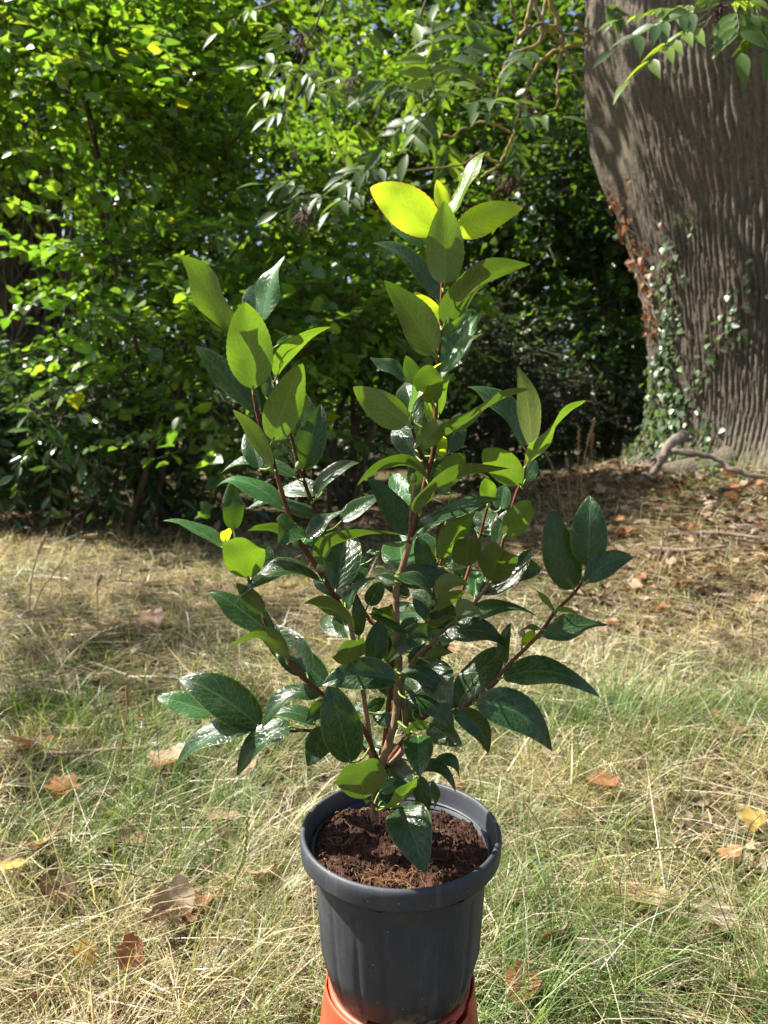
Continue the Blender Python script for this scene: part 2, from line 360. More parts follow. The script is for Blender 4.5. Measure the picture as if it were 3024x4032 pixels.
def grass_field(mb, n, y0, y1, lmul, wmul, seg, dry_only=False, lying=0.0):
    x, y = scatter(n, y0, y1); k = clear(x, y) & (rng.random(n) > bare(x, y)); x, y = x[k], y[k]
    # gather the blades into tufts
    q = .11; cxn, cyn = np.round(x / q), np.round(y / q); hx, hy = _h(cxn.astype(int), cyn.astype(int), 0, 3), _h(cxn.astype(int), cyn.astype(int), 0, 4)
    tx, ty = (cxn + hx - .5) * q, (cyn + hy - .5) * q; pull = rng.random(len(x)) * .6
    x, y = x + (tx - x) * pull, y + (ty - y) * pull
    k = clear(x, y); x, y, tx, ty = x[k], y[k], tx[k], ty[k]; n = len(x)
    d = dryness(x, y); isdry = (rng.random(n) < d) | dry_only
    lie = rng.random(n) < lying
    swirl = 6.28 * fbm(x * .8, y * .8, s=31, o=2) * 1.5
    out = np.arctan2(y - ty, x - tx)
    az = np.where(rng.random(n) < .45, out, swirl) + rng.normal(0, .8, n)
    e0 = np.where(isdry, rng.uniform(.35, 1.35, n), rng.uniform(.85, 1.55, n)); e0 = np.where(lie, rng.uniform(0.02, .25, n), e0)
    bend = np.where(isdry, rng.uniform(.3, 1.7, n), rng.uniform(.3, 1.5, n)); bend = np.where(lie, rng.uniform(-.05, .3, n), bend)
    ln = rng.gamma(4, .25, n) * .075 * lmul * np.where(isdry, 1.1, 1.0) * (.65 + .8 * fbm(x * 2.3, y * 2.3, s=77, o=2)); ln = np.where(lie, ln * 1.7, ln)
    wd = rng.uniform(.0009, .0021, n) * wmul
    g = GREEN[rng.integers(0, len(GREEN), n)]; dr = DRY[rng.integers(0, len(DRY), n)]
    c = np.where(isdry[:, None], dr, g * (1 - .35 * d[:, None]) + dr * .35 * d[:, None]) * rng.uniform(.45, 1.35, (n, 1))
    z0 = gh(x, y) + np.where(lie, rng.uniform(0, .035, n), 0)
    V, f4, f3, col = blades(n, x, y, az, e0, bend, ln, wd, c, seg, z0); mb.add(V, f4, f3, col)
mb = MB()
grass_field(mb, 60000, .92, 2.4, 1.5, 1.45, 4)
grass_field(mb, 50000, 2.2, 7.4, 1.45, 1.8, 3)
tag(mb.build('grass', M['grass']), 'fine green and yellowing meadow grass covering the ground', 'grass', kind='stuff')
mb = MB()
grass_field(mb, 12000, .92, 2.6, 1.5, 1.1, 3, True, .6)
grass_field(mb, 26000, 2.4, 7.6, 1.3, 1.8, 3, True, .7)
tag(mb.build('straw_litter', M['straw']), 'pale dry straw lying matted through the meadow grass', 'straw', kind='stuff')

# ------------------------------------------------------------------ foliage builders
def leaves_to(mb, pos, ax, nn, ln, ratio, col, fold=.25):
    n = len(pos); ax = nrm(ax); nn = nrm(nn - (nn * ax).sum(1, keepdims=True) * ax); sd = np.cross(ax, nn); ln = ln[:, None]; w = ln * ratio * .5
    up = nn * w * fold
    v = np.stack([pos, pos + ax * ln * .28 + sd * w * .92 + up, pos + ax * ln * .66 + sd * w * .82 + up * .8,
                  pos + ax * ln - nn * ln * .10, pos + ax * ln * .66 - sd * w * .82 + up * .8, pos + ax * ln * .28 - sd * w * .92 + up], 1)
    b = (np.arange(n) * 6)[:, None]
    f = np.concatenate([b + np.array([[0, 1, 2, 3]]), b + np.array([[0, 3, 4, 5]])], 0)
    mb.add(v.reshape(-1, 3), f, c=np.repeat(col, 6, 0))
def crown(ells, ntw, per, tlen, lsize, cols, droop=.2, jitter=.5, shell=.5, flat=.6, r=None, gap=.44, gsc=1.5):
    """leafy twigs through the volume of some ellipsoids: returns leaf arrays and twig curves"""
    r = r or rng; E = np.array(ells, float); vol = E[:, 3] * E[:, 4] * E[:, 5]; pick = r.choice(len(E), ntw, p=vol / vol.sum())
    d = nrm(r.normal(size=(ntw, 3))); rr = r.random(ntw) ** shell
    ctr = E[pick, :3]; off = d * rr[:, None] * E[pick, 3:]; st = ctr + off
    if gap > 0:                                           # leave real gaps between the sprays
        k = fbm(st[:, 0] * gsc, st[:, 1] * gsc, st[:, 2] * gsc * 1.5, 2, 5) > gap; st, off, d = st[k], off[k], d[k]; ntw = len(st)
    dr = nrm(nrm(off) * .7 + r.normal(size=(ntw, 3)) * jitter + np.array([0, 0, .15])); L = tlen * r.uniform(.6, 1.3, ntw)
    t = (np.arange(per) + .6) / per
    c = st[:, None] + dr[:, None] * (L[:, None] * t)[..., None]; c[..., 2] -= droop * (L[:, None] * t**2)
    c = c.reshape(-1, 3); n = len(c); drr = np.repeat(dr, per, 0)
    sd = nrm(np.cross(drr, np.array([0, 0, 1.0]) + r.normal(0, .15, (n, 3)))); sgn = np.tile(np.where(np.arange(per) % 2, 1, -1), ntw)[:, None]
    ax = sd * sgn * .8 + drr * .6 + np.array([0, 0, -droop]) + r.normal(0, .25, (n, 3))
    nn = np.array([0, 0, 1.0]) * flat + r.normal(0, .45, (n, 3)) + np.repeat(nrm(off), per, 0) * .3
    sz = lsize * np.clip(r.normal(1, .25, n), .4, 1.6)
    cols = np.array(cols); tc = cols[r.integers(0, len(cols), ntw)]; cl = np.repeat(tc, per, 0) * .5 + cols[r.integers(0, len(cols), n)] * .5
    cl = cl * r.uniform(.75, 1.3, (n, 1))
    tw = [np.array([st[i] - dr[i] * .15, st[i] + dr[i] * L[i] * .5 - [0, 0, droop * L[i] * .25], st[i] + dr[i] * L[i] - [0, 0, droop * L[i]]]) for i in range(ntw)]
    return dict(p=c, ax=ax, nn=nn, ln=sz, col=cl, tw=tw)
def outline_leaf(name, prof, mat, fold=.25, droop=.1, lob=None):
    """a single leaf of unit length along +X, upper side +Z, about 30 triangles; prof = half widths"""
    t = np.linspace(0, 1, len(prof)); w = np.array(prof); mb = MB(); v = []
    for i in range(len(t)):
        z = -droop * t[i]**2
        v += [(t[i], w[i], z + fold * w[i]), (t[i], 0, z), (t[i], -w[i], z + fold * w[i])]
    f = []
    for i in range(len(t) - 1):
        a = 3 * i; f += [(a + 1, a, a + 3, a + 4)[::-1], (a + 2, a + 1, a + 4, a + 5)[::-1]]
    mb.add(v, f); return mb.mesh(name, mat)
from mathutils import Matrix
def part_leaves(root, me_by_col, F, ratio_mesh, maxn=300, name='leaf', base=1.0):
    """the leaves that show largest become objects of their own; returns a mask of the others"""
    p = F['p']; d = p - CAM; fy = d[:, 1] * math.cos(PITCH) - d[:, 2] * math.sin(PITCH); uy = d[:, 1] * math.sin(PITCH) + d[:, 2] * math.cos(PITCH)
    vis = (fy > .3) & (np.abs(d[:, 0] / fy) < .56) & (np.abs(uy / fy) < .74)
    score = np.where(vis, F['ln'] / np.maximum(fy, .1), 0); idx = np.argsort(-score)[:maxn]; idx = idx[score[idx] > 0]
    ax = nrm(F['ax']); nn = nrm(F['nn'] - (F['nn'] * ax).sum(1, keepdims=True) * ax); sd = np.cross(nn, ax)
    for k, i in enumerate(idx):
        o = link(name, me_by_col[i % len(me_by_col)], root); L = F['ln'][i]
        m = Matrix.Identity(4)
        for a, vec in enumerate((ax[i] * L, sd[i] * L, nn[i] * L)):
            for b in range(3): m[b][a] = vec[b]
        for b in range(3): m[b][3] = p[i][b]
        o.matrix_parent_inverse = Matrix.Identity(4); o.matrix_basis = Matrix.Translation(-Vector(root.location)) @ m
    keep = np.ones(len(p), bool); keep[idx] = False; return keep
def tinted(me, c, name):
    m2 = me.copy(); m2.name = name; a = m2.color_attributes['col']; n = len(m2.vertices)
    a.data.foreach_set('color', np.tile(np.array([*c, 1.0], np.float32), n)); return m2
def shrub(name, label, cat, base, F, ratio, mat, stems, stem_mat, colset, prof, group=None, nparts=300, stem_name='stem', fold=.25, twig_r=.005):
    root = empty(name, base); tag(root, label, cat, group)
    base_me = outline_leaf(name + '_leaf', prof, mat, fold)
    mes = [tinted(base_me, c, name + '_leaf') for c in colset]
    keep = part_leaves(root, mes, F, ratio, nparts) if nparts else np.ones(len(F['p']), bool)
    mb = MB(); leaves_to(mb, F['p'][keep], F['ax'][keep], F['nn'][keep], F['ln'][keep], ratio, F['col'][keep], fold)
    tag(mb.build('crown', mat, root), kind='stuff')
    if F['tw']:
        mb = MB()
        for t in F['tw']: mb.tube(t, [twig_r, twig_r * .8, twig_r * .3], 3)
        tag(mb.build('twigs', stem_mat, root), kind='stuff')
    for s, r0, r1 in stems:
        pts = bez(s, 6); mb = MB(); mb.tube(pts, np.linspace(r0, r1, len(pts)), 8); mb.build(stem_name, stem_mat, root)
    return root
def stems_from(base, tops, r0, r1, wob=.12, spread=.15):
    out = []
    for t in tops:
        t = np.array(t, float); b = np.array(base, float) + np.array([*rng.normal(0, spread, 2), 0]); b[2] = float(gh(b[0], b[1])) - .03
        m1 = b + (t - b) * .35 + rng.normal(0, wob, 3) + np.array([0, 0, .12]); m2 = b + (t - b) * .7 + rng.normal(0, wob, 3) + np.array([0, 0, .1])
        out.append(([b, m1, m2, t], r0 * rng.uniform(.7, 1.1), r1))
    return out
RND = [.02, .30, .42, .44, .36, .20, .0]
LAN = [.01, .10, .17, .19, .16, .09, .0]
HZ = [(.11, .22, .045), (.15, .26, .05), (.09, .18, .045), (.19, .29, .055), (.08, .16, .045)]
HZY = HZ + HZ + [(.24, .27, .03)]

# ---- hazels behind the meadow, left and centre
E1 = [(-2.5, 6.3, 3.75, 1.6, 1.0, 1.1), (-1.3, 6.2, 2.8, 1.2, .9, 1.0), (-3.3, 6.8, 4.3, 1.5, 1.2, .9), (-1.5, 6.0, 1.8, .7, .7, .55), (-1.3, 5.35, 1.45, .85, .45, .35)]
F = crown(E1, 2900, 12, .75, .088, HZY, .16, .32, .5, .9, gap=.55, gsc=1.25)
F2 = crown([(-1.3, 5.3, 1.5, .8, .4, .33), (-1.0, 5.5, 1.0, .6, .35, .25), (-.2, 5.9, 1.9, .7, .4, .4), (-1.9, 5.5, 2.2, .7, .4, .3)], 230, 12, .6, .095, HZ, .16, .32, .5, .9, gap=0)
F = {k: (np.concatenate([F[k], F2[k]]) if k != 'tw' else F[k] + F2[k]) for k in F}
shrub('hazel_shrub', 'tall yellow-green hazel with sunlit round leaves behind the meadow', 'shrub', (-2.2, 6.6, float(gh(-2.2, 6.6))), F, .86, M['hazel'],
      stems_from((-2.2, 6.6, 0), [(-1.3, 5.4, 1.5), (-.3, 5.9, 1.9), (-1.9, 5.6, 2.2), (-1.0, 5.6, 1.0), (-3.3, 6.5, 3.6), (-2.5, 6.2, 3.8), (-1.7, 6.3, 3.2), (-1.0, 6.1, 2.7), (-2.9, 6.9, 4.6), (-1.5, 6.0, 2.0), (-3.4, 6.4, 3.2)], .035, .008), M['twig'], HZY, RND)
E2 = [(-.8, 7.5, 2.9, 1.0, .8, 1.3), (-1.0, 6.9, 1.55, .9, .6, .6), (.0, 8.5, 3.6, 1.1, .7, 1.3), (-.2, 7.7, 1.6, .8, .6, .6), (.6, 8.8, 2.4, .8, .6, .9)]
F = crown(E2, 2600, 12, .75, .088, HZ, .2, .32, .5, .9, gap=.54, gsc=1.25)
shrub('hazel_shrub', 'darker hazel with low drooping sprays behind the camellia', 'shrub', (-.5, 7.2, float(gh(-.5, 7.2))), F, .86, M['hazel'],
      stems_from((-.5, 7.2, 0), [(-.9, 7.4, 3.4), (-.4, 7.6, 3.8), (.1, 8.4, 4.1), (-.1, 7.7, 2.4), (-1.3, 6.9, 1.8), (.5, 8.6, 3.0), (-.6, 7.2, 2.3)], .035, .008), M['twig'], HZ, RND)
# ---- cherry laurel, low at the left
LC = [(.055, .12, .04), (.075, .15, .05), (.045, .10, .04), (.10, .17, .06)]
E3 = [(-3.0, 6.6, 1.05, 1.1, .7, .65), (-2.1, 6.5, 1.0, .8, .6, .5), (-3.9, 6.9, .9, 1.0, .8, .8), (-2.6, 6.9, .5, 1.4, .6, .5), (-2.7, 5.8, 1.25, .8, .4, .35)]
F = crown(E3, 1150, 8, .42, .125, LC, .45, .45, .5, .45)
shrub('cherry_laurel', 'dark glossy laurel bush with long hanging leaves at the meadow edge', 'shrub', (-2.9, 6.9, float(gh(-2.9, 6.9))), F, .36, M['laurel'],
      stems_from((-2.9, 6.9, 0), [(-3.6, 6.8, 1.3), (-2.9, 6.6, 1.6), (-2.2, 6.5, 1.3), (-1.9, 6.5, .9), (-4.1, 6.9, 1.1)], .03, .008), M['twig'], LC, LAN)
# ---- dim undergrowth right of centre
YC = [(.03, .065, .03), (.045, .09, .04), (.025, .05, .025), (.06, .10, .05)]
def under(label, base, ells, n, size, cols, matn, ratio=.5, nparts=0, prof=LAN):
    F = crown(ells, n, 10, .38, size, cols, .25, .6, .5, .5)
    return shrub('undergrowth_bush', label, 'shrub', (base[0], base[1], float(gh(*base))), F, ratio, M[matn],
                 stems_from((*base, 0), [(e[0], e[1], e[2] + .2 * e[5]) for e in ells], .03, .008), M['twig'], cols, prof, None, nparts)
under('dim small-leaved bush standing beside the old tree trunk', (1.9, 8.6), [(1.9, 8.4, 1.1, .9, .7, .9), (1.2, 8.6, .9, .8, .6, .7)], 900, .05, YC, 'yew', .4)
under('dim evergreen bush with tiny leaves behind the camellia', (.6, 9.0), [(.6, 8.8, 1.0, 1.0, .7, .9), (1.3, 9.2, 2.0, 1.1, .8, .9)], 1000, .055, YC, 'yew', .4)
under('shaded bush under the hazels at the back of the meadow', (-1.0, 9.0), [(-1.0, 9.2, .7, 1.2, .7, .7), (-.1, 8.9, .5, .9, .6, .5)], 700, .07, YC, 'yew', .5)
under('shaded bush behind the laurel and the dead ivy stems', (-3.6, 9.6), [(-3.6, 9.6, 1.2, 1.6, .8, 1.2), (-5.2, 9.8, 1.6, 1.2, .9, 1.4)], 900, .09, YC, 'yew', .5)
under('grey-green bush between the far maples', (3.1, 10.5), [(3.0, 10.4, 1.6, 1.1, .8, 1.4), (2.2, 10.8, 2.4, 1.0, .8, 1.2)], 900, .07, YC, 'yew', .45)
# ---- trees beyond
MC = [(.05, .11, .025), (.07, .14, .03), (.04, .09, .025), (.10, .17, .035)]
def tree(label, base, ells, n, size, cols, r0, name='maple_tree', mat='maple'):
    F = crown(ells, n, 9, .8, size, cols, .25, .55, .45, .5); root = empty(name, (*base, float(gh(*base)))); tag(root, label, 'tree', None)
    mb = MB(); leaves_to(mb, F['p'], F['ax'], F['nn'], F['ln'], .85, F['col']); tag(mb.build('crown', M[mat], root), kind='stuff')
    mb = MB()
    for t in F['tw'][::2]: mb.tube(t, [.012, .008, .003], 3)
    tag(mb.build('twigs', M['twig'], root), kind='stuff')
    top = np.array([base[0] + .2, base[1], max(e[2] for e in ells)]); b = np.array([*base, float(gh(*base)) - .1])
    pts = bez([b, b + (top - b) * .3 + [.1, 0, 0], b + (top - b) * .65 + [-.08, 0, 0], top], 8)
    mb = MB(); mb.tube(pts, np.linspace(r0, r0 * .25, len(pts)), 12); mb.build('trunk', M['twig'], root)
    for e in ells:
        s = b + (top - b) * rng.uniform(.3, .55); t = np.array(e[:3]) + [0, 0, .2]
        mb = MB(); q = bez([s, s + (t - s) * .5 + [0, 0, .25], t], 6); mb.tube(q, np.linspace(r0 * .4, .015, len(q)), 6); mb.build('limb', M['twig'], root)
    return root
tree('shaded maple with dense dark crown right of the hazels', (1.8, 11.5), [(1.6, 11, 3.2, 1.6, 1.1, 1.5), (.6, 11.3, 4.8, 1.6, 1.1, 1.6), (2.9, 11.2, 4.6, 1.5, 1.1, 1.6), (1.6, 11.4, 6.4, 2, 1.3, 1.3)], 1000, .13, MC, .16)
tree('far maple with light crown behind the hazel tops', (-1.8, 12.5), [(-1.8, 12, 4.0, 2.0, 1.2, 1.8), (-3.4, 12.3, 5.6, 1.7, 1.2, 1.5), (-.4, 12.2, 5.8, 1.6, 1.2, 1.5), (-1.2, 12, 2.4, 1.6, .9, 1.1)], 1000, .13, HZ, .16)
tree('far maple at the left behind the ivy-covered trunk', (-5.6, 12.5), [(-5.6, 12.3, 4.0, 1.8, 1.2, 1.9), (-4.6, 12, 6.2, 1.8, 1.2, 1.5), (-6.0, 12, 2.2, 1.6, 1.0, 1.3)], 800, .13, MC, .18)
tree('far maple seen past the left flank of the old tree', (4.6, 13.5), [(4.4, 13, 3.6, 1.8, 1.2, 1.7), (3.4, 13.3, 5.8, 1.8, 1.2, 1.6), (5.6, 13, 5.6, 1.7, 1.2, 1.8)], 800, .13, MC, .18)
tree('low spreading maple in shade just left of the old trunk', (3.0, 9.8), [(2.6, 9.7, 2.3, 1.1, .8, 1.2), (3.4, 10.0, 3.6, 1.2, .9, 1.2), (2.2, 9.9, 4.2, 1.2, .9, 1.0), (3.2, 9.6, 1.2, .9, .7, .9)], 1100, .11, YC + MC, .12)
# ---- the wood that closes the view
F = crown([(x, 19 + (k % 2) * 2.5, 3.5 + (k // 12) * 6 + (k % 3) * .8, 2.8, 1.6, 4.0) for k, x in enumerate(np.tile(np.linspace(-15, 15, 12), 2))], 7000, 9, 1.1, .28, MC, .25, .6, .5, .5, gap=.3)
mb = MB(); leaves_to(mb, F['p'], F['ax'], F['nn'], F['ln'], .85, F['col'])
tag(mb.build('far_wood', M['maple']), 'distant dark wood closing the view behind the trees', 'wood', kind='stuff')
F = crown([(x, 16.5, 1.3, 2.0, 1.0, 1.6) for x in np.linspace(-13, 13, 10)], 2600, 9, .7, .18, YC, .25, .6, .5, .5)
mb = MB(); leaves_to(mb, F['p'], F['ax'], F['nn'], F['ln'], .7, F['col'])
tag(mb.build('woodland_undergrowth', M['yew']), 'low dark undergrowth along the foot of the far wood', 'undergrowth', kind='stuff')

# ---- unseen tree added left of the viewer, its boughs placed to dapple the meadow
def shade_tree():
    b = np.array([-4.6, -.3]); root = empty('added_shade_tree', (*b, float(gh(*b)))); tag(root, 'unseen tree added left of the meadow to dapple the grass with shade', 'tree')
    P1 = []
    r2 = np.random.default_rng(5); E = []
    for k in range(17):
        y = r2.uniform(2.5, 4.9); x = -r2.uniform(.60, 1.0) * y - 1.3; z = max(r2.uniform(3.0, 4.6), 1.6 + .62 * y); E.append((x, y, z, r2.uniform(.3, .6), r2.uniform(.3, .6), r2.uniform(.15, .3)))
    P1.append(crown(E, 140, 8, .4, .085, MC, .2, .6, .5, .6, gap=0))
    mb = MB()
    for F in P1: leaves_to(mb, F['p'], F['ax'], F['nn'], F['ln'], .85, F['col'])
    tag(mb.build('crown', M['maple'], root), kind='stuff')
    q = bez([(b[0], b[1], -.1), (b[0] + .05, b[1], 1.6), (b[0] + .1, b[1] + .1, 3.2), (b[0], b[1] + .2, 5.5)], 8); mb = MB(); mb.tube(q, np.linspace(.2, .07, len(q)), 12); mb.build('trunk', M['twig'], root)
    for e in E[::2]:
        a = np.array([b[0] + .1, b[1] + .1, min(e[2] - .2, 4.5)]); t = np.array(e[:3]); q = bez([a, (a + t) / 2 + [0, 0, .2], t], 6); mb = MB(); mb.tube(q, np.linspace(.03, .006, len(q)), 6); mb.build('limb', M['twig'], root)
shade_tree()

# ------------------------------------------------------------------ the old tree at the right
def old_tree():
    root = empty('old_tree', (TREE[0], TREE[1], float(gh(*TREE)))); tag(root, 'massive old tree with deeply furrowed grey-brown bark and ivy at its foot', 'tree')
    # left outline of the trunk, from the photograph, as height above ground level -> x at the trunk's distance
    sil = np.array([(2350, -250), (2352, 60), (2362, 300), (2385, 480), (2450, 680), (2525, 880), (2570, 1060), (2600, 1250), (2615, 1450), (2620, 1600), (2610, 1700), (2590, 1790), (2540, 1860), (2460, 1930)])
    zz = np.array([P(a, b, TREE[1])[2] for a, b in sil]); xx = np.array([P(a, b, TREE[1])[0] for a, b in sil])
    o = np.argsort(zz); zz, xx = zz[o], xx[o]
    nz, na = 340, 760; z = np.linspace(.15, 4.7, nz); left = TREE[0] - np.interp(z, zz, xx)
    k = np.ones(9) / 9; left = np.convolve(np.pad(left, 4, 'edge'), k, 'valid')
    th = np.concatenate([np.linspace(2.45, 5.75, 690, endpoint=False), np.linspace(5.75, 2.45 + 2 * math.pi, 70, endpoint=False)]); TH, Z = np.meshgrid(th, z); LE = np.repeat(left[:, None], na, 1)
    right = np.interp(z, [.2, .7, 1.4, 3, 4.7], [1.7, 1.25, 1.12, 1.2, 1.5])[:, None]
    c = np.cos(TH); wl = sstep(-.6, .8, -c)
    R = LE * wl + right * (1 - wl)
    R = R * (1 + .05 * np.sin(3 * TH + .6 * Z) * sstep(2.5, .4, Z) + .06 * (fbm(TH * 1.5 + 9, Z * 1.1, s=41, o=2) - .5))
    R += .16 * sstep(1.0, .45, Z) * np.abs(np.sin(2.5 * TH + .7)) ** 2
    u = TH * 1.15
    w1 = 1.9 * (fbm(u * 3.2, Z * 1.1, s=51, o=3) - .5) + .7 * (fbm(u * 14, Z * 4.0, s=57, o=2) - .5); w2 = 1.9 * (fbm(u * 3.6 + 7, Z * 1.2, s=53, o=3) - .5) + .7 * (fbm(u * 13, Z * 4.4, s=58, o=2) - .5)
    rd = np.minimum(np.abs(np.sin(math.pi * (u / .040 + Z / .85 + w1))), np.abs(np.sin(math.pi * (u / .040 - Z / .75 + w2)))) ** .5
    rd2 = np.abs(np.sin(math.pi * (u / .13 + 2.0 * (fbm(u * 4, Z * 1.5, s=61, o=3) - .5)))) ** .6
    br = fbm(u * 34, Z * 9, s=66, o=3)
    smooth = np.exp(-(((TH - 3.15) / .2)**2 + ((Z - 3.4) / .42)**2))          # the healed, smoother scar
    amp = (1 - .85 * smooth)
    R += amp * (.036 * rd + .014 * rd2 + .022 * (br - .5)) - .08 * smooth
    for tz, tt, rr_ in ((1.55, 4.72, .10), (3.05, 4.95, .08)):                         # knot holes
        d2 = ((TH - tt) * 1.15)**2 + ((Z - tz) * .8)**2; R -= .14 * np.exp(-d2 / (2 * (rr_ * .45)**2)); R += .05 * np.exp(-(np.sqrt(d2) - rr_)**2 / (2 * .03**2))
    v = np.stack([TREE[0] + R * np.cos(TH), TREE[1] + R * np.sin(TH) * .95, Z], -1)
    i, j = np.meshgrid(np.arange(nz - 1), np.arange(na), indexing='ij'); kx = (j + 1) % na
    f = np.stack([i * na + j, i * na + kx, (i + 1) * na + kx, (i + 1) * na + j], -1).reshape(-1, 4)
    tone = fbm(u * 2.2, Z * 1.4, s=71, o=4); lich = sstep(.5, .7, fbm(u * 5, Z * 4, s=75, o=4))
    base = np.array([.185, .160, .131]) * (.70 + .65 * tone[..., None]); base = base * (1 - .35 * lich[..., None]) + np.array([.17, .165, .12]) * .35 * lich[..., None]
    base = base * (1 - smooth[..., None] * .5) + np.array([.20, .17, .115]) * .5 * smooth[..., None]
    moss = sstep(1.0, .5, Z) * sstep(.5, .62, fbm(u * 4, Z * 5, s=81)) ; base = base * (1 - .6 * moss[..., None]) + np.array([.13, .14, .03]) * .6 * moss[..., None]
    MB().add(v.reshape(-1, 3), f, c=base.reshape(-1, 3)).build('trunk', M['bark'], root)
    def limb(pts, r0, r1):
        q = bez(pts, 8); mb = MB(); mb.tube(q, np.linspace(r0, r1, len(q)), 14, c=(.15, .115, .09)); mb.build('limb', M['bark'], root)
    x, y = TREE
    limb([(x - .9, y, 4.2), (x - 1.6, y - .2, 5.5), (x - 3.2, y - .6, 7), (x - 5, y - .5, 8)], .7, .12)
    limb([(x - 3.2, y - .6, 7), (1.2, 6.1, 6.5), (.2, 6.1, 6.5)], .12, .04); limb([(x - 5, y - .5, 8), (-.5, 7.2, 7.6), (.3, 8.3, 7.3)], .12, .03)  # side limbs out of view, added to carry the shading clumps
    limb([(x + .2, y, 4.4), (x + .3, y + .4, 6.5), (x - .2, y + .8, 9), (x - .4, y + 1, 11)], .85, .15)
    limb([(x + 1.0, y, 4.3), (x + 2.0, y - .3, 6), (x + 3.6, y - .4, 8)], .6, .12)
    for th_, ln_, r_ in ((2.75, 1.1, .16), (3.2, .9, .13), (3.65, 1.2, .15), (4.15, .9, .17), (4.6, 1.1, .13), (5.1, .9, .15)):
        pts = []
        for k_ in range(7):
            d_ = .95 + ln_ * k_ / 6; a_ = th_ + .12 * math.sin(k_ * 1.3 + th_ * 5); X_, Y_ = x + d_ * math.cos(a_), y + d_ * math.sin(a_); pts.append((X_, Y_, float(gh(X_, Y_)) + .16 * (1 - k_ / 6)**2 - .03 - .03 * k_ / 6))
        q = bez(pts, 5); mb = MB(); rr_ = np.linspace(r_, .025, len(q)) * (.85 + .3 * vnoise(np.arange(len(q)) * .4, th_ * 9, s=29)); mb.tube(q, rr_, 12, c=(.17, .145, .115)); mb.build('root', M['bark'], root)
    F = crown([(x - 2.2, y + .6, 7.6, 2.6, 2.2, 1.4), (x + 1, y + .8, 8.6, 3, 2.6, 2), (x - 3.2, y + 1.6, 8.2, 1.5, 1.6, 1.2), (.3, 8.3, 7.3, 1.2, 1.0, .5), (0.0, 9.0, 7.2, 1.9, 1.4, .6), (.5, 6.0, 6.5, 1.0, .9, .45)], 1300, 9, .9, .15, MC, .3, .6, .5, .6)  # last three clumps are added above the view to shade shrubs and upper trunk
    mb = MB(); leaves_to(mb, F['p'], F['ax'], F['nn'], F['ln'], .85, F['col']); tag(mb.build('crown', M['maple'], root), kind='stuff')
    return R, z, th
TR, TZ, TTH = old_tree()
def on_trunk(th, z, out=0.0):
    i = int(np.clip(np.searchsorted(TZ, z), 0, len(TZ) - 1)); j = int(np.argmin(np.abs(TTH - th)))
    r = TR[i, j] + out; return np.array([TREE[0] + r * math.cos(th), TREE[1] + r * math.sin(th) * .95, z])
# ---- ivy climbing its left side
ir = empty('ivy', on_trunk(3.1, .75, .05)); tag(ir, 'ivy with pale grey-green leaves climbing the left side of the trunk', 'ivy')
ip, iax, inn, iln = [], [], [], []; stems = []
for s in range(9):
    th = 2.80 + .075 * s; z = .55; path = []
    top = (1.5, 1.6, 1.9, 2.2, 2.5, 2.0, 1.5, 1.2, .95)[s]
    while z < top:
        path.append(on_trunk(th, z, .02)); z += .06; th += rng.normal(.012, .035)
        for _ in range(4 if z > 1.0 else 7):
            t2, z2 = th + rng.normal(0, .055), z + rng.normal(0, .05); p = on_trunk(t2, max(z2, .45), rng.uniform(.02, .07)); o = np.array([math.cos(t2), math.sin(t2), 0])
            ip.append(p); inn.append(o * .9 + np.array([0, 0, .45]) + rng.normal(0, .3, 3)); iax.append(np.array([0, 0, -.8]) + rng.normal(0, .5, 3)); iln.append(rng.uniform(.04, .072))
    stems.append((path, .008, .003))
IC = [(.12, .17, .11), (.16, .21, .14), (.09, .15, .07), (.12, .20, .06)]
F = dict(p=np.array(ip), ax=np.array(iax), nn=np.array(inn), ln=np.array(iln), col=np.array(IC)[rng.integers(0, 4, len(ip))], tw=[])
ime = [tinted(outline_leaf('ivy_leaf', [.05, .42, .45, .36, .24, .12, 0], M['ivy'], .2), c, 'ivy_leaf') for c in IC]
keep = part_leaves(ir, ime, F, .9, 300)
mb = MB(); leaves_to(mb, F['p'][keep], F['ax'][keep], F['nn'][keep], F['ln'][keep], .9, F['col'][keep]); tag(mb.build('foliage', M['ivy'], ir), kind='stuff')
for path, a, b in stems:
    mb = MB(); mb.tube(np.array(path), np.linspace(a, b, len(path)), 5); mb.build('stem', M['stick'], ir)
# dead brown ivy leaves caught on the bark above it
dl_me = [tinted(outline_leaf('dead_ivy_leaf', [.05, .36, .42, .30, .22, .10, 0], M['deadleaf'], .5, .35), c, 'dead_ivy_leaf') for c in ((.42, .24, .13), (.52, .33, .20), (.30, .15, .08))]
dr_ = empty('dead_ivy', on_trunk(3.1, 2.0, .03)); tag(dr_, 'withered brown ivy leaves on dead stems higher on the trunk', 'ivy')
pp = np.array([on_trunk(3.06 + rng.normal(0, .10), rng.uniform(1.75, 3.0), rng.uniform(.02, .07)) for _ in range(70)])
F = dict(p=pp, ax=rng.normal(0, .6, (70, 3)) + [0, 0, -.7], nn=rng.normal(0, .5, (70, 3)) + [-.6, -.7, .2], ln=rng.uniform(.04, .085, 70))
part_leaves(dr_, dl_me, F, .8, 70)
for k in range(6):
    th = 2.9 + .08 * k; z = 1.7; path = []
    for q in range(16): path.append(on_trunk(th, z, .025)); z += rng.uniform(.06, .1); th += rng.normal(.01, .04)
    mb = MB(); mb.tube(np.array(path), np.linspace(.007, .002, 16), 5); mb.build('stem', M['stick'], dr_)

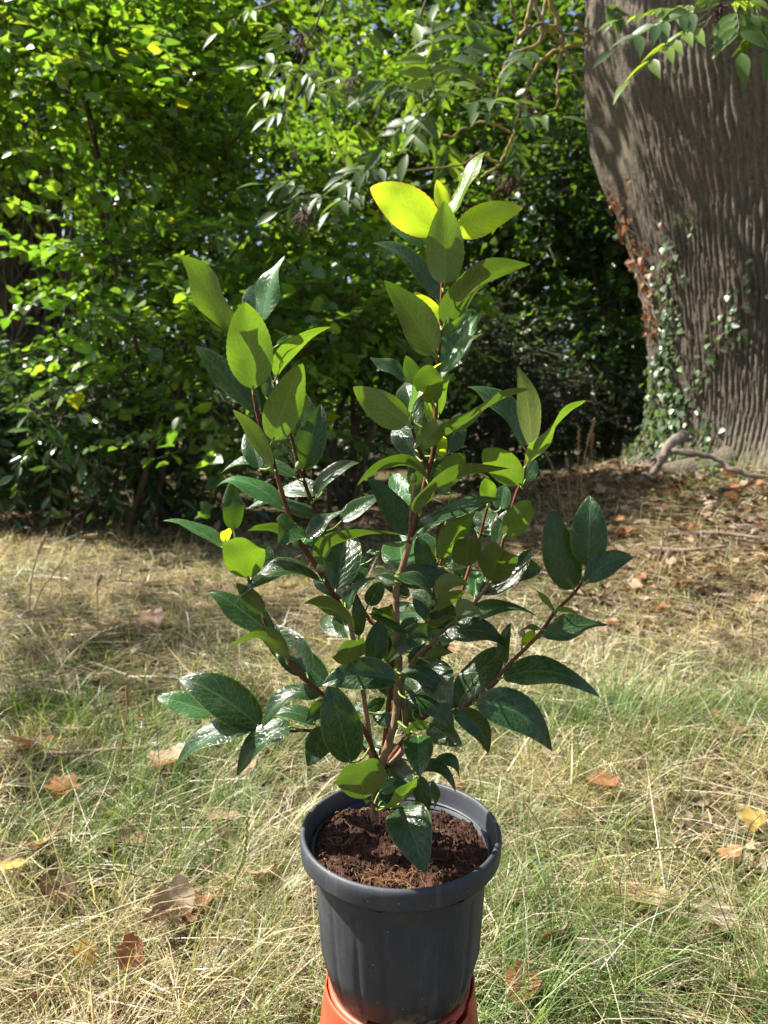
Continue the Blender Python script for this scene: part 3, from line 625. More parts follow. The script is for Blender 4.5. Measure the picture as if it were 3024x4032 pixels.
# ---- trunk with a thatch of dead ivy stems at the far left
tb = np.array([-4.35, 8.4]); root = empty('ivy_bound_trunk', (*tb, float(gh(*tb)))); tag(root, 'trunk wrapped in a thatch of bare brown ivy stems behind the laurel', 'tree')
mb = MB(); q = bez([(tb[0], tb[1], -.1), (tb[0] + .05, tb[1], 2), (tb[0] - .05, tb[1], 4), (tb[0], tb[1], 7)], 8); mb.tube(q, np.linspace(.55, .4, len(q)), 16); mb.build('trunk', M['ivy_stem'], root)
for k in range(120):
    th = rng.uniform(2.9, 6.6); z = rng.uniform(.2, 3.2); r = .56 + rng.uniform(0, .18); path = []
    for i in range(9):
        path.append((tb[0] + r * math.cos(th), tb[1] + r * math.sin(th), z)); z += rng.uniform(.12, .3); th += rng.normal(0, .11); r += rng.normal(0, .035); r = max(r, .5 - .02 * z)
    mb = MB(); mb.tube(bez(path, 3), np.linspace(rng.uniform(.012, .035), .006, 25), 5); mb.build('ivy_stem', M['ivy_stem'], root)
F = crown([(tb[0], tb[1], 5.4, 1.5, 1.2, 1.2)], 250, 9, .6, .1, MC)
mb = MB(); leaves_to(mb, F['p'], F['ax'], F['nn'], F['ln'], .8, F['col']); tag(mb.build('crown', M['maple'], root), kind='stuff')

# ------------------------------------------------------------------ elder with lichen-covered twigs reaching in from above
def EC(c, x, y):   # crop coordinates -> photo pixels
    o, s = {'e': ((1000, 0), 1.185), 'r': ((2200, 0), 2.011), 'A': ((600, 950), 2.011), 'B': ((1350, 550), 1.639), 'C': ((600, 2000), 1.8433),
            'D': ((1250, 1800), 2.212), 'E': ((1500, 1900), 1.58), 'F': ((1100, 2900), 1.7463)}[c]
    return o[0] + x / s, o[1] + y / s
el = empty('elder_tree', (2.6, 2.9, float(gh(2.6, 2.9)))); tag(el, 'elder with yellow lichen-crusted twigs and feathery leaves hanging in from above', 'tree')
def el_tube(pts, r0, r1, name='twig', mat='lichen_twig'):
    q = bez(pts, 6); q = q + rng.normal(0, .003, q.shape); rr = .8 * np.linspace(r0, r1, len(q)) * rng.uniform(.8, 1.25, len(q)); mb = MB(); mb.tube(q, rr, 7); return mb.build(name, M[mat], el)
YE = 2.9
for t, r0, r1, dy in (([(1290, -60), (1345, 110), (1440, 210), (1430, 260), (1415, 400), (1420, 470), (1395, 520)], .011, .005, 0),
                  ([(1360, -60), (1420, 120), (1440, 210), (1400, 240), (1330, 290), (1290, 370), (1250, 470), (1210, 620), (1150, 760), (1060, 830)], .013, .006, .05),
                  ([(1300, -60), (1270, 130), (1245, 160), (1340, 110), (1480, 165), (1570, 165)], .011, .006, -.05),
                  ([(1370, -60), (1345, 110), (1330, 200), (1210, 250), (1165, 330), (1130, 470)], .011, .005, .1),
                  ([(1440, 230), (1490, 310), (1560, 450), (1625, 530)], .008, .004, .02),
                  ([(1210, 620), (1080, 570), (1000, 590), (900, 640), (840, 560)], .008, .004, .12),
                  ([(1150, 760), (1040, 720), (960, 770), (640, 800)], .007, .003, .2),
                  ([(1500, 100), (1560, 160), (1555, 200), (1450, 215)], .012, .008, .0),
                  ([(1190, -40), (1215, 80), (1250, 150)], .009, .006, .1)):
    el_tube([P(*EC('e', *a), YE + dy + .02 * i) for i, a in enumerate(t)], r0, r1)
top = P(*EC('e', 1330, -60), YE)
el_tube([(2.6, 2.9, float(gh(2.6, 2.9)) - .05), (2.65, 2.9, 1.2), (2.5, 2.95, 2.2), (2.35, 3.0, 3.2)], .09, .06, 'trunk')
el_tube([(2.35, 3.0, 3.2), (1.7, 3.0, 3.45), (1.0, 2.95, 3.2), tuple(top)], .055, .014, 'limb')
el_tube([(2.35, 3.0, 3.2), (1.8, 2.8, 3.3), (1.6, 2.6, 2.75), tuple(P(*EC('r', 1700, 60), 2.5))], .04, .010, 'limb')
el_tube([tuple(top), P(2050, -120, 3.1), P(1700, -80, 3.3), P(1300, -60, 3.4), P(1000, 40, 3.4)], .014, .006, 'limb')
el_tube([P(1700, -80, 3.3), P(1640, 150, 3.2), P(1670, 380, 3.0), P(1640, 440, 2.95)], .006, .003, 'twig', 'twig')
el_tube([P(1300, -60, 3.4), P(1200, 220, 3.35), P(1120, 420, 3.3), P(1200, 700, 3.25)], .006, .003, 'twig', 'twig')
ELC = [(.09, .16, .045), (.11, .19, .05), (.08, .14, .055), (.17, .26, .055)]
ell_me = [tinted(outline_leaf('elder_leaflet', [.02, .13, .18, .17, .12, .05, 0], M['elder'], .3, .22), c, 'elder_leaflet') for c in ELC]
def comp_leaf(b, t, sag=.05, npair=3, size=None, tint=None, up=(-.1, -.75, .85)):
    b, t = np.array(b), np.array(t); L = np.linalg.norm(t - b); m_ = (b + t) / 2 + np.array([0, 0, sag * L]); q = bez([b, m_, t], 6)
    mb = MB(); mb.tube(q, np.linspace(.0022, .001, len(q)), 4, c=(.12, .17, .05)); r = mb.build('compound_leaf', M['elder'], el)
    size = size or L * .48; ax0 = nrm(t - b); upv = nrm(np.array(up) + rng.normal(0, .15, 3)); up_ = nrm(upv - upv.dot(ax0) * ax0); sd = np.cross(ax0, up_)
    spots = [(len(q) - 1, 0)] + [(int((.28 + .62 * k / npair) * (len(q) - 1)), s) for k in range(npair) for s in (-1, 1)]
    for i, s in spots:
        ax = nrm(ax0 * (1.0 if s == 0 else .55) + sd * s * .9 + rng.normal(0, .10, 3) + np.array([0, 0, -.18])); nn = nrm(up_ + rng.normal(0, .22, 3)); nn = nrm(nn - nn.dot(ax) * ax); s2 = np.cross(nn, ax)
        o = link('leaflet', ell_me[rng.integers(0, 4) if tint is None else tint], r); k = size * rng.uniform(.85, 1.15)
        mm = Matrix.Identity(4)
        for a, vec in enumerate((ax * k, s2 * k, nn * k)):
            for bb in range(3): mm[bb][a] = vec[bb]
        for bb in range(3): mm[bb][3] = q[i][bb]
        o.matrix_parent_inverse = Matrix.Identity(4); o.matrix_basis = mm
for c, b, t, Y, dyt, np_, tint in (
        ('e', (860, 480), (775, 200), 2.75, .05, 4, 3), ('e', (840, 470), (450, 365), 2.8, .0, 4, 0), ('e', (800, 400), (1090, 170), 2.95, .1, 4, 2), ('e', (980, 490), (1220, 480), 2.85, -.15, 2, 2),
        ('e', (1000, 530), (1165, 550), 2.85, -.1, 2, 2), ('e', (830, 480), (715, 720), 2.85, -.05, 3, 1), ('e', (800, 520), (600, 690), 2.9, 0, 3, 0), ('e', (870, 480), (1010, 320), 2.9, .1, 3, 3),
        ('e', (830, 300), (830, 100), 3.0, .1, 3, 1), ('e', (1290, 230), (1200, 330), 2.85, -.1, 2, 2), ('e', (1230, 560), (1440, 550), 2.8, -.1, 2, 2), ('e', (700, 90), (960, 150), 3.2, 0, 3, 2), ('e', (960, 90), (1120, 150), 3.0, 0, 3, 2),
        ('e', (230, 330), (20, 300), 3.3, 0, 4, 3), ('e', (230, 260), (60, 120), 3.3, 0, 4, 3), ('e', (260, 350), (390, 440), 3.3, 0, 3, 3), ('e', (180, 380), (20, 480), 3.25, 0, 3, 3), ('e', (330, 150), (520, 60), 3.4, 0, 3, 1), ('e', (420, 60), (560, 20), 3.4, 0, 3, 1),
        ('e', (640, 790), (420, 820), 3.1, -.1, 4, 2), ('e', (640, 800), (300, 920), 3.15, -.1, 4, 2), ('e', (520, 860), (350, 990), 3.1, -.1, 3, 2), ('e', (380, 920), (110, 990), 3.2, 0, 4, 2), ('e', (300, 900), (30, 860), 3.2, 0, 4, 2), ('e', (620, 780), (500, 700), 3.1, 0, 3, 2),
        ('r', (1240, 60), (420, 410), 2.4, -.05, 4, 2), ('r', (1200, 150), (560, 640), 2.4, -.1, 4, 3), ('r', (1240, 70), (470, 160), 2.45, .0, 4, 3), ('r', (1330, 60), (1030, -60), 2.5, 0, 3, 3), ('r', (1400, 30), (1440, 420), 2.45, -.1, 3, 1), ('r', (1560, 60), (1640, 400), 2.5, -.1, 3, 1),
        ('r', (1400, 100), (1690, 200), 2.4, 0, 3, 1), ('r', (1300, 30), (1660, 20), 2.5, 0, 3, 3), ('r', (330, 30), (560, 200), 2.8, 0, 3, 0), ('r', (480, 60), (400, 260), 3.0, 0, 3, 0), ('r', (1100, 20), (880, 160), 2.55, 0, 2, 3)):
    L_ = float(np.linalg.norm(P(*EC(c, *b), Y) - P(*EC(c, *t), Y + dyt)))
    comp_leaf(P(*EC(c, *b), Y), P(*EC(c, *t), Y + dyt), .06, np_ + (1 if c == 'r' else 0), min(.115, L_ * (.25 if c == 'r' and L_ > .28 else .52)), tint)
for _ in range(26):
    a, b = rng.uniform(950, 2050), rng.uniform(-120, 560); Y = rng.uniform(3.3, 4.2); p = P(a, b, Y)
    comp_leaf(p, p + np.array([rng.normal(0, .16), rng.normal(0, .08), rng.uniform(-.18, .08)]) + np.array([.05, 0, -.05]), .06, 3, .105)
for px, py in ((1190, 185), (1880, 350), (2090, 430), (1200, 880), (2010, 745), (1380, 360), (2830, 90)):      # dried berry stalks
    c = P(px, py, 2.5 if px > 2500 else 3.0); mb = MB()
    for _ in range(46):
        e = c + rng.normal(0, 1, 3) * np.array([.035, .03, .03]); mb.tube([c + [0, 0, .05], (c + e) / 2 + [0, 0, .03], e], [.0014, .001, .0008], 3, c=(.10, .035, .03))
        mb.add(e + np.array([(1, 0, 0), (-1, 0, 0), (0, 1, 0), (0, -1, 0), (0, 0, 1), (0, 0, -1)]) * .0035, f3=[(0, 2, 4), (2, 1, 4), (1, 3, 4), (3, 0, 4), (2, 0, 5), (1, 2, 5), (3, 1, 5), (0, 3, 5)], c=(.10, .035, .03))
    mb.build('dried_berry_stalks', M['fibre'], el)

# ------------------------------------------------------------------ litter on the ground
PAL = {'tan': (.34, .23, .15), 'orange-brown': (.30, .135, .065), 'dark brown': (.13, .07, .045), 'pale grey-brown': (.33, .26, .21), 'yellow': (.42, .29, .08)}
def dead_leaf_mesh(k, col):
    r = np.random.default_rng(50 + k); na = 40; th = np.linspace(-math.pi, math.pi, na, endpoint=False)
    lob = .62 + .30 * np.cos(th * .5)**2 * np.abs(np.cos(2.5 * th)) ** .8 + .06 * np.abs(np.sin(9 * th)) + r.normal(0, .02, na)
    lob *= 1 - .55 * np.exp(-((np.abs(th) - math.pi) / .3)**2)
    rings = (.33, .66, 1.0); v = [(0, 0, 0)]; f3 = []; f4 = []
    for q in rings: v += [(q * lob[i] * math.cos(th[i]), q * lob[i] * math.sin(th[i]) * .9, 0) for i in range(na)]
    v = np.array(v); kx, ky = r.uniform(.5, 1.6), r.uniform(-1.1, 1.1)
    ang = r.uniform(0, 3.14); d = v[:, 0] * math.cos(ang) + v[:, 1] * math.sin(ang); e = -v[:, 0] * math.sin(ang) + v[:, 1] * math.cos(ang)
    w = np.where(d > 0, d, d * .35); a = w * kx * 1.35
    z = .45 * w * np.sin(np.clip(a, -2.2, 2.2)) ; d2 = d * (1 - .35 * np.clip(np.abs(a), 0, 1.6) / 1.6)
    z += .25 * ky * e * e + .10 * np.sin(5 * th.mean() + 7 * d) * e + .07 * (vnoise(v[:, 0] * 4 + 9 * k, v[:, 1] * 4, s=k) - .5)
    v = np.stack([d2, e, z - z.min() * .6], -1)
    for i in range(na):
        j = (i + 1) % na; f3.append((0, 1 + i, 1 + j))
        for q in range(2): f4.append((1 + q * na + i, 1 + (q + 1) * na + i, 1 + (q + 1) * na + j, 1 + q * na + j))
    nv = vnoise(v[:, 0] * 5, v[:, 1] * 5, s=3 + k)[:, None]
    mb = MB(); mb.add(v, f4, f3, np.array(col) * (.6 + .7 * nv)); mb.tube([(-.5, 0, .05), (-.75, .03, .06), (-1.0, .1, .04)], [.02, .016, .02], 4, c=np.array(col) * .7)
    return mb.mesh('fallen_leaf', M['deadleaf'])
DLM = {}
def fallen(px, py, size, colk, variant, label, group=None, pos=None, lift=.04, tilt=(.0, .0), rz=None):
    p = G(px, py) if pos is None else pos
    key = (colk, variant)
    if key not in DLM: DLM[key] = dead_leaf_mesh(variant, PAL[colk])
    o = link('fallen_leaf', DLM[key]); o.location = (float(p[0]), float(p[1]), float(gh(p[0], p[1])) + lift); o.scale = (size,) * 3
    o.rotation_euler = (tilt[0], tilt[1], rng.uniform(0, 6.28) if rz is None else rz); tag(o, label, 'leaf', group); return o
for a in (((2180, 3800), .062, 'pale grey-brown', 2, 'curled dead leaf, pale above and olive-brown inside, standing beside the orange pot', (.9, .3)),
          ((2530, 3650), .065, 'tan', 5, 'large flat tan dead leaf crossed by a pale grass ear', (.15, .1)),
          ((2330, 3880), .050, 'pale grey-brown', 1, 'grey weathered dead leaf lying flat below the tan one', (.1, .0)),
          ((2960, 3310), .045, 'yellow', 3, 'yellowing dead leaf on the bare patch of earth', (.3, .2)),
          ((2880, 3460), .036, 'orange-brown', 4, 'small crumpled orange leaf at the edge of the bare patch', (.4, .1)),
          ((2510, 3040), .036, 'dark brown', 3, 'small dark brown dead leaf caught upright among grass stalks', (.8, .2)),
          ((2370, 3170), .060, 'orange-brown', 5, 'long orange-tan dead leaf half buried in grass right of the black pot', (.15, .2)),
          ((180, 3420), .065, 'tan', 0, 'large rolled tan dead leaf with an orange scrap beside it', (.6, .4)),
          ((30, 3520), .045, 'yellow', 4, 'ochre scrap of dead leaf near the rolled tan leaf', (.3, .1)),
          ((1030, 3540), .060, 'tan', 2, 'sunlit tan dead leaf folded open left of the black pot', (.5, .3)),
          ((690, 3650), .070, 'pale grey-brown', 1, 'tall pale pinkish-brown dead leaf standing in the grass', (1.2, .2)),
          ((640, 3740), .050, 'dark brown', 0, 'dark russet dead leaf in the shade under the pale one', (.3, .4)),
          ((240, 3180), .060, 'orange-brown', 3, 'flat reddish-brown dead leaf left of the straw bundle', (.2, .1)),
          ((860, 3310), .055, 'tan', 4, 'broken tan dead leaf between green tufts left of the pot rim', (.3, .2)),
          ((680, 3070), .085, 'tan', 5, 'broad tan dead leaf lying behind the lowest left sprig', (.15, .1)),
          ((1010, 3010), .055, 'orange-brown', 2, 'bright orange-red curled leaf under the drooping left leaves', (.7, .2)),
          ((510, 3860), .038, 'orange-brown', 1, 'small orange dead leaf upright in thick green grass', (1.0, .1)),
          ((330, 3870), .035, 'yellow', 2, 'small golden dead leaf deep in the green tuft', (.6, .1)),
          ((600, 2480), .11, 'tan', 3, 'pinkish-tan dead leaf drift-caught in straw at mid meadow', (.3, .1)),
          ((80, 3000), .075, 'pale grey-brown', 4, 'pale curled leaf beside the long fallen twig', (.7, .2)),
          ((230, 3600), .055, 'dark brown', 5, 'blackish hollow dead leaf under green blades', (.5, .2)),
          ((1150, 2355), .075, 'yellow', 1, 'bright yellow fallen leaf in sunlit straw behind the camellia', (.2, .2)),
          ((2060, 3990), .05, 'orange-brown', 0, 'reddish-tan dead leaf against the orange pot', (.2, .3)),
          ((2960, 2790), .06, 'tan', 0, 'tan dead leaf far out in grass right of the camellia', (.3, .2)),
          ((1060, 2110), .10, 'tan', 1, 'tan dead leaf lying where the meadow meets the shrubs', (.3, .1))):
    (px, py), sz, ck, vr, lb, tl = a; fallen(px, py, sz, ck, vr, lb, tilt=tl, lift=.058)
names = list(PAL)
for i in range(70):
    u = rng.random(); y = 1.25 * (6.6 / 1.25) ** u; x = rng.uniform(-.58, .58) * y
    if not clear(x, y): continue
    ck = names[rng.choice(5, p=[.40, .18, .24, .18, 0])]
    fallen(0, 0, rng.uniform(.028, .06), ck, int(rng.integers(0, 6)), '%s dry fallen leaf lying loose among the meadow grass' % ck, '%s fallen leaves in the meadow' % ck, pos=(x, y), tilt=(rng.normal(0, .3), rng.normal(0, .3)))
for i in range(130):
    x = rng.uniform(1.0, 3.0); y = rng.uniform(3.4, 6.2)
    if not clear(x, y) or x > .62 * y: continue
    ck = names[rng.choice(5, p=[.42, .2, .2, .18, 0])]
    fallen(0, 0, rng.uniform(.03, .055), ck, int(rng.integers(0, 6)), '%s dead leaf in the litter on the bank below the tree' % ck, '%s leaves on the bank' % ck, pos=(x, y), tilt=(rng.normal(0, .35), rng.normal(0, .35)))
mb = MB()
for n, xr, yr, big in ((5200, (.9, 3.6), (3.2, 6.6), 1.0), (7000, (-4.5, 3.5), (5.6, 7.8), 1.1), (5000, None, (1.0, 5.0), .6)):
    y = rng.uniform(*yr, n); x = rng.uniform(*xr, n) if xr else rng.uniform(-.6, .6, n) * y
    if xr is None: y = 1.0 * 5 ** rng.random(n); x = rng.uniform(-.62, .62, n) * y
    k = clear(x, y); x, y = x[k], y[k]; n = len(x); p = np.stack([x, y, gh(x, y) + rng.uniform(.004, .02, n)], -1)
    col = np.array([(.17, .12, .085), (.24, .17, .12), (.11, .075, .055), (.19, .115, .075), (.34, .28, .2)])[rng.integers(0, 5, n)] * rng.uniform(.6, 1.2, (n, 1))
    leaves_to(mb, p, rng.normal(0, 1, (n, 3)) * [1, 1, .25], rng.normal(0, .4, (n, 3)) + [0, 0, 1], rng.gamma(3, .012, n) * big + .008, .6, col, .5)
tag(mb.build('leaf_litter', M['deadleaf']), 'brown crumbled leaf litter strewn over the bank and under the shrubs', 'litter', kind='stuff')
def stick(pts, r0, r1, label, name='fallen_stick', mat='stick', group=None, cat='stick', n=7):
    q = bez(pts, 6); mb = MB(); mb.tube(q, np.linspace(r0, r1, len(q)) * rng.uniform(.88, 1.12, len(q)), n); o = mb.build(name, M[mat]); tag(o, label, cat, group); return o
def gp(px, py, up): p = G(px, py); return p + np.array([0, 0, up])
stick([gp(140, 2985, .02), gp(250, 3005, .03), gp(420, 3000, .035), gp(560, 2985, .03), gp(690, 2975, .03)], .007, .005, 'long thin brown twig lying across the grass at left')
# dead pale branch at the foot of the old tree
db = empty('dead_branch', gp(2600, 1850, 0)); tag(db, 'thick bleached dead branch lying against the foot of the old tree', 'branch')
yb = 4.75
bp = lambda x, y, d=0: P(x, y, yb + d)
for pts, r0, r1, nm in (([bp(2700, 1700, .25), bp(2650, 1730, .1), bp(2600, 1800), bp(2570, 1860, -.05)], .036, .022, 'log'),
                        ([bp(2640, 1765, .05), bp(2740, 1775), bp(2830, 1800), bp(2890, 1840, -.05), bp(3010, 1870, -.1)], .022, .014, 'fork'), ([bp(2570, 1790), bp(2585, 1830, -.03)], .022, .014, 'stub')):
    q = bez(pts, 12); q = q + (np.stack([vnoise(np.arange(len(q)) * .45, 7.7 * a, s=a) for a in range(3)], -1) - .5) * r0 * .55; q[:, 2] -= .02
    rr = np.linspace(r0, r1, len(q)) * (.85 + .3 * vnoise(np.arange(len(q)) * .3, 2.2, s=19)); rr[0] *= .5; rr[-1] *= .4; rr[-2] *= .75
    mb = MB(); mb.tube(q, rr, 14); vv = mb.v[0]; ax = np.repeat(q, 14, 0); mb.v[0] = ax + (vv - ax) * (.75 + .5 * vnoise(np.tile(np.arange(14), len(q)) * .8, np.repeat(np.arange(len(q)), 14) * .13, s=23))[:, None]; mb.build(nm, M['dead_wood'], db)
sticks = (((2520, 1985), (2420, 2030), (2370, 2060), 'grey stick slanting on the bank below the ivy'), ((2870, 1925), (2950, 1935), (3030, 1940), 'short thick grey stick lying under the tree roots'),
          ((2300, 1890), (2360, 1930), (2420, 1975), 'thin bent stick leaning at the foot of the bushes'), ((2620, 2130), (2800, 2120), (3000, 2140), 'long dark stick lying along the foot of the bank'),
          ((2740, 2000), (2780, 2030), (2800, 2040), 'short dark twig sticking out of the bank litter'), ((2560, 2180), (2700, 2190), (2860, 2170), 'pale thin stick lying in front of the bank'))
for a, b, c, lb in sticks: stick([gp(*a, .03), gp(*b, .035), gp(*c, .03)], .016, .009, lb)
for i in range(34):
    x = rng.uniform(1.0, 3.0); y = rng.uniform(3.3, 5.6)
    if x > .62 * y: continue
    a = rng.normal(0, .7); L = rng.uniform(.1, .35); z = lambda X, Y: float(gh(X, Y)) + .015
    p = [(x, y), (x + L * .5 * math.cos(a), y + L * .5 * math.sin(a) + .02), (x + L * math.cos(a), y + L * math.sin(a))]
    stick([(X, Y, z(X, Y)) for X, Y in p], .006, .003, 'thin dry twig lying in the litter below the old tree', 'fallen_twig', 'stick', 'twigs on the bank', 'twig', 5)
# low plants on the bank
def ground_plant(px, py, n, size, cols, label, spread=.12):
    c = G(px, py); root = empty('ground_plant', c); tag(root, label, 'plant')
    pp = c + rng.normal(0, 1, (n, 3)) * [spread, spread, 0]; pp[:, 2] = gh(pp[:, 0], pp[:, 1]) + rng.uniform(.02, spread * 1.2, n)
    F = dict(p=pp, ax=rng.normal(0, 1, (n, 3)) * [1, 1, .3], nn=rng.normal(0, .35, (n, 3)) + [0, -.3, 1], ln=rng.uniform(.6, 1.2, n) * size)
    part_leaves(root, [tinted(outline_leaf('ground_plant_leaf', RND, M['ivy'], .2), q, 'ground_plant_leaf') for q in cols], F, .8, n)
    mb = MB()
    for p in pp: mb.tube([c + [0, 0, -.02], (c + p) / 2 + [0, 0, .02], p], [.002, .0015, .001], 3)
    mb.build('stems', M['petiole'], root)
BR = [(.10, .22, .03), (.13, .26, .04), (.08, .18, .03)]
ground_plant(2640, 1900, 60, .06, BR, 'bright green leafy plant growing below the bleached branch', .13)
ground_plant(2880, 1890, 30, .05, BR, 'small green seedlings under the fork of the dead branch', .12)
ground_plant(2840, 2030, 34, .05, IC, 'low ground ivy patch on the bank right of the sticks', .16)
ground_plant(2490, 1830, 60, .055, IC, 'grey-green ivy clump spreading left of the bleached branch', .22)
ground_plant(480, 2060, 40, .07, YC, 'low dark leafy plant at the left edge of the meadow', .2)
ground_plant(1050, 1990, 60, .06, IC, 'soft green weeds at the shaded edge behind the camellia', .35)
ground_plant(170, 2010, 40, .07, LC, 'leafy weed under the laurel bush', .25)

# ---- standing dry grass stalks, each one a thing
def stalk(pts, r, label, group=None, ear=.35, col=(.52, .40, .22)):
    q = bez(pts, 6); root = empty('grass_stalk', q[0]); tag(root, label, 'grass stalk', group)
    mb = MB(); mb.tube(q, np.linspace(r, r * .55, len(q)), 4, c=col); mb.build('stem', M['straw'], root)
    if ear:
        k0 = int(len(q) * (1 - ear)); e = q[k0:]; mb = MB(); n = max(6, len(e) * 2)
        tt = np.linspace(0, len(e) - 1.001, n); L = np.linalg.norm(e[-1] - e[0]) / n * 2.0
        for i, t in enumerate(tt):
            a = int(t); p = e[a] + (e[a + 1] - e[a]) * (t - a); d = nrm(e[a + 1] - e[a]); s = nrm(np.cross(d, [.2, 1, .3])) * (1 if i % 2 else -1)
            p1 = p + d * L * .5 + s * r * 1.6; p2 = p + d * L + s * r * .8
            mb.tube([p, p1, p2], [r * .4, r * 1.3, r * .2], 4, c=np.array(col) * rng.uniform(.9, 1.2))
        mb.build('seed_head', M['straw'], root)
def st(pix, r, label, dy=-.1, group=None, ear=.35, col=(.52, .40, .22)):
    b = G(*pix[0]); pts = [b - [0, 0, .02]] + [P(x, y, b[1] + dy * (i + 1) / len(pix)) for i, (x, y) in enumerate(pix[1:])]
    stalk(pts, r, label, group, ear, col)
st([(110, 2420), (125, 2280), (150, 2180), (185, 2105)], .004, 'upright dry grass stalk with straight ear at the left edge of the meadow')
st([(120, 2430), (160, 2330), (210, 2260), (300, 2130), (375, 2108)], .004, 'dry grass stalk with ear bent over to the right')
st([(385, 2500), (385, 2400), (383, 2310), (400, 2268)], .0035, 'slender dry stalk with hooked tip left of the camellia')
st([(250, 2390), (240, 2250), (262, 2150)], .0035, 'short dry stalk standing behind the bent ear', ear=.3)
st([(510, 2440), (530, 2370), (570, 2282)], .0035, 'dry stalk leaning right in the sunlit straw')
st([(450, 3110), (470, 2990), (500, 2800), (500, 2720)], .0022, 'thin orange stem rising past the lowest left sprig', ear=.3, col=(.50, .30, .12))
st([(720, 2470), (690, 2380), (640, 2320)], .003, 'pale arching blade left of the camellia', ear=0)
st([(2560, 2300), (2590, 2200), (2640, 2060)], .003, 'tan ear of grass standing right of the dark right-hand leaves', ear=.4)
st([(2250, 2010), (2240, 1900), (2232, 1810)], .006, 'tall dry weed stem at the foot of the bushes', ear=.2, col=(.40, .27, .15))
st([(2210, 2020), (2190, 1880), (2140, 1770), (2115, 1735)], .007, 'broken thick dry weed stem leaning left before the bushes', ear=0, col=(.42, .29, .18))
st([(2300, 2020), (2290, 1900), (2310, 1760), (2340, 1660)], .005, 'tall dry grass with feathery top before the bushes', ear=.35, col=(.45, .32, .17))
st([(2270, 2010), (2275, 1850), (2280, 1690)], .005, 'straight dry stem between the tall weeds', ear=.3, col=(.42, .30, .16))
st([(2360, 1960), (2330, 1800), (2335, 1710)], .005, 'rusty dock stalk beside the ivy clump', ear=.5, col=(.36, .17, .08))
st([(2490, 3690), (2440, 3500), (2470, 3400), (2560, 3350), (2670, 3340)], .0016, 'fine ryegrass ear arching over the dark leaf right of the pot', ear=.5, col=(.46, .44, .22))
st([(2700, 3600), (2560, 3640), (2440, 3690), (2340, 3705)], .0018, 'thick pale ryegrass ear lying across the tan leaf', dy=-.05, ear=.6, col=(.62, .50, .26))
st([(2900, 3740), (2700, 3800), (2480, 3815), (2270, 3790)], .0018, 'ryegrass ear lying flat below the tan leaf', dy=-.05, ear=.55, col=(.50, .42, .2))
st([(2600, 3600), (2500, 3470), (2465, 3300), (2480, 3200), (2545, 3155)], .0016, 'curved pale stalk looping up right of the pot', ear=.0, col=(.6, .52, .32))
st([(2430, 3560), (2360, 3360), (2280, 3210), (2140, 3040)], .0018, 'long straight straw leaning left above the grass', ear=0, col=(.58, .46, .27))
st([(2660, 3260), (2700, 3180), (2800, 3060), (2920, 2910)], .0014, 'thin green stem rising to the right', ear=0, col=(.2, .26, .08))
st([(2190, 3540), (2150, 3310), (2050, 3130)], .0016, 'bent dry stem close beside the pot rim', ear=0, col=(.55, .46, .28))
st([(2050, 3960), (2120, 3920), (2290, 3935), (2400, 3950)], .002, 'pale straw lying by the orange pot', dy=-.02, ear=0, col=(.62, .52, .34))
st([(0, 3320), (150, 3410), (300, 3500), (520, 3640)], .0014, 'dark green grass stem crossing left foreground', dy=-.08, ear=.0, col=(.12, .17, .06))
st([(870, 3600), (760, 3520), (520, 3440), (330, 3415)], .0016, 'ryegrass ear arching left over the green tuft', dy=-.05, ear=.5, col=(.4, .36, .16))
st([(0, 3950), (150, 3800), (300, 3700), (460, 3610)], .0016, 'long straw curve in the left foreground', dy=-.05, ear=0, col=(.58, .50, .3))
st([(920, 3700), (915, 3500), (960, 3380), (975, 3220)], .0016, 'wavy green-yellow ear upright left of the pot', dy=-.03, ear=.6, col=(.36, .40, .14))
st([(130, 3210), (125, 3100), (120, 3030)], .0018, 'straight pale stalk at the left foreground edge', ear=0, col=(.6, .52, .3))
st([(1200, 3290), (1100, 3270), (1000, 3280), (950, 3300)], .0018, 'pale straw touching the left of the pot rim', dy=.0, ear=0, col=(.6, .5, .28))
for i in range(110):
    u = rng.random(); y = 2.2 * (6.5 / 2.2) ** u; x = rng.uniform(-.58, .58) * y
    if not clear(x, y) or bare(x, y) > .5: continue
    h = rng.uniform(.12, .3); a = rng.uniform(0, 6.28); l = rng.uniform(.2, .9) * h; z = float(gh(x, y))
    stalk([(x, y, z - .02), (x + l * .25 * math.cos(a), y + l * .25 * math.sin(a), z + h * .55), (x + l * .7 * math.cos(a), y + l * .7 * math.sin(a), z + h * .92), (x + l * 1.2 * math.cos(a), y + l * 1.2 * math.sin(a), z + h * rng.uniform(.85, 1.05))],
          .0022, 'thin dry flowering grass stalk standing in the open meadow', 'dry grass stalks in the meadow', .35, DRY[rng.integers(0, 6)])

# ------------------------------------------------------------------ the two pots and the compost
PX, PY = P(1577, 3275, .83)[0], .83; ZR = .472; ZB = .272
def lathe(prof, nseg, rfun=None):
    prof = np.array(prof, float); th = np.arange(nseg) * 2 * math.pi / nseg; m_ = len(prof)
    R = np.repeat(prof[:, :1], nseg, 1); Z = np.repeat(prof[:, 1:], nseg, 1)
    if rfun: R, Z = rfun(R, Z, th[None])
    v = np.stack([R * np.cos(th), R * np.sin(th), Z], -1).reshape(-1, 3)
    i, j = np.meshgrid(np.arange(m_ - 1), np.arange(nseg), indexing='ij'); k = (j + 1) % nseg
    return v, np.stack([i * nseg + j, i * nseg + k, (i + 1) * nseg + k, (i + 1) * nseg + j], -1).reshape(-1, 4)
pot = empty('plant_pot', (PX, PY, ZB)); tag(pot, 'scuffed black plastic plant pot with rolled rim standing on the orange pot', 'plant pot')
H = ZR - ZB
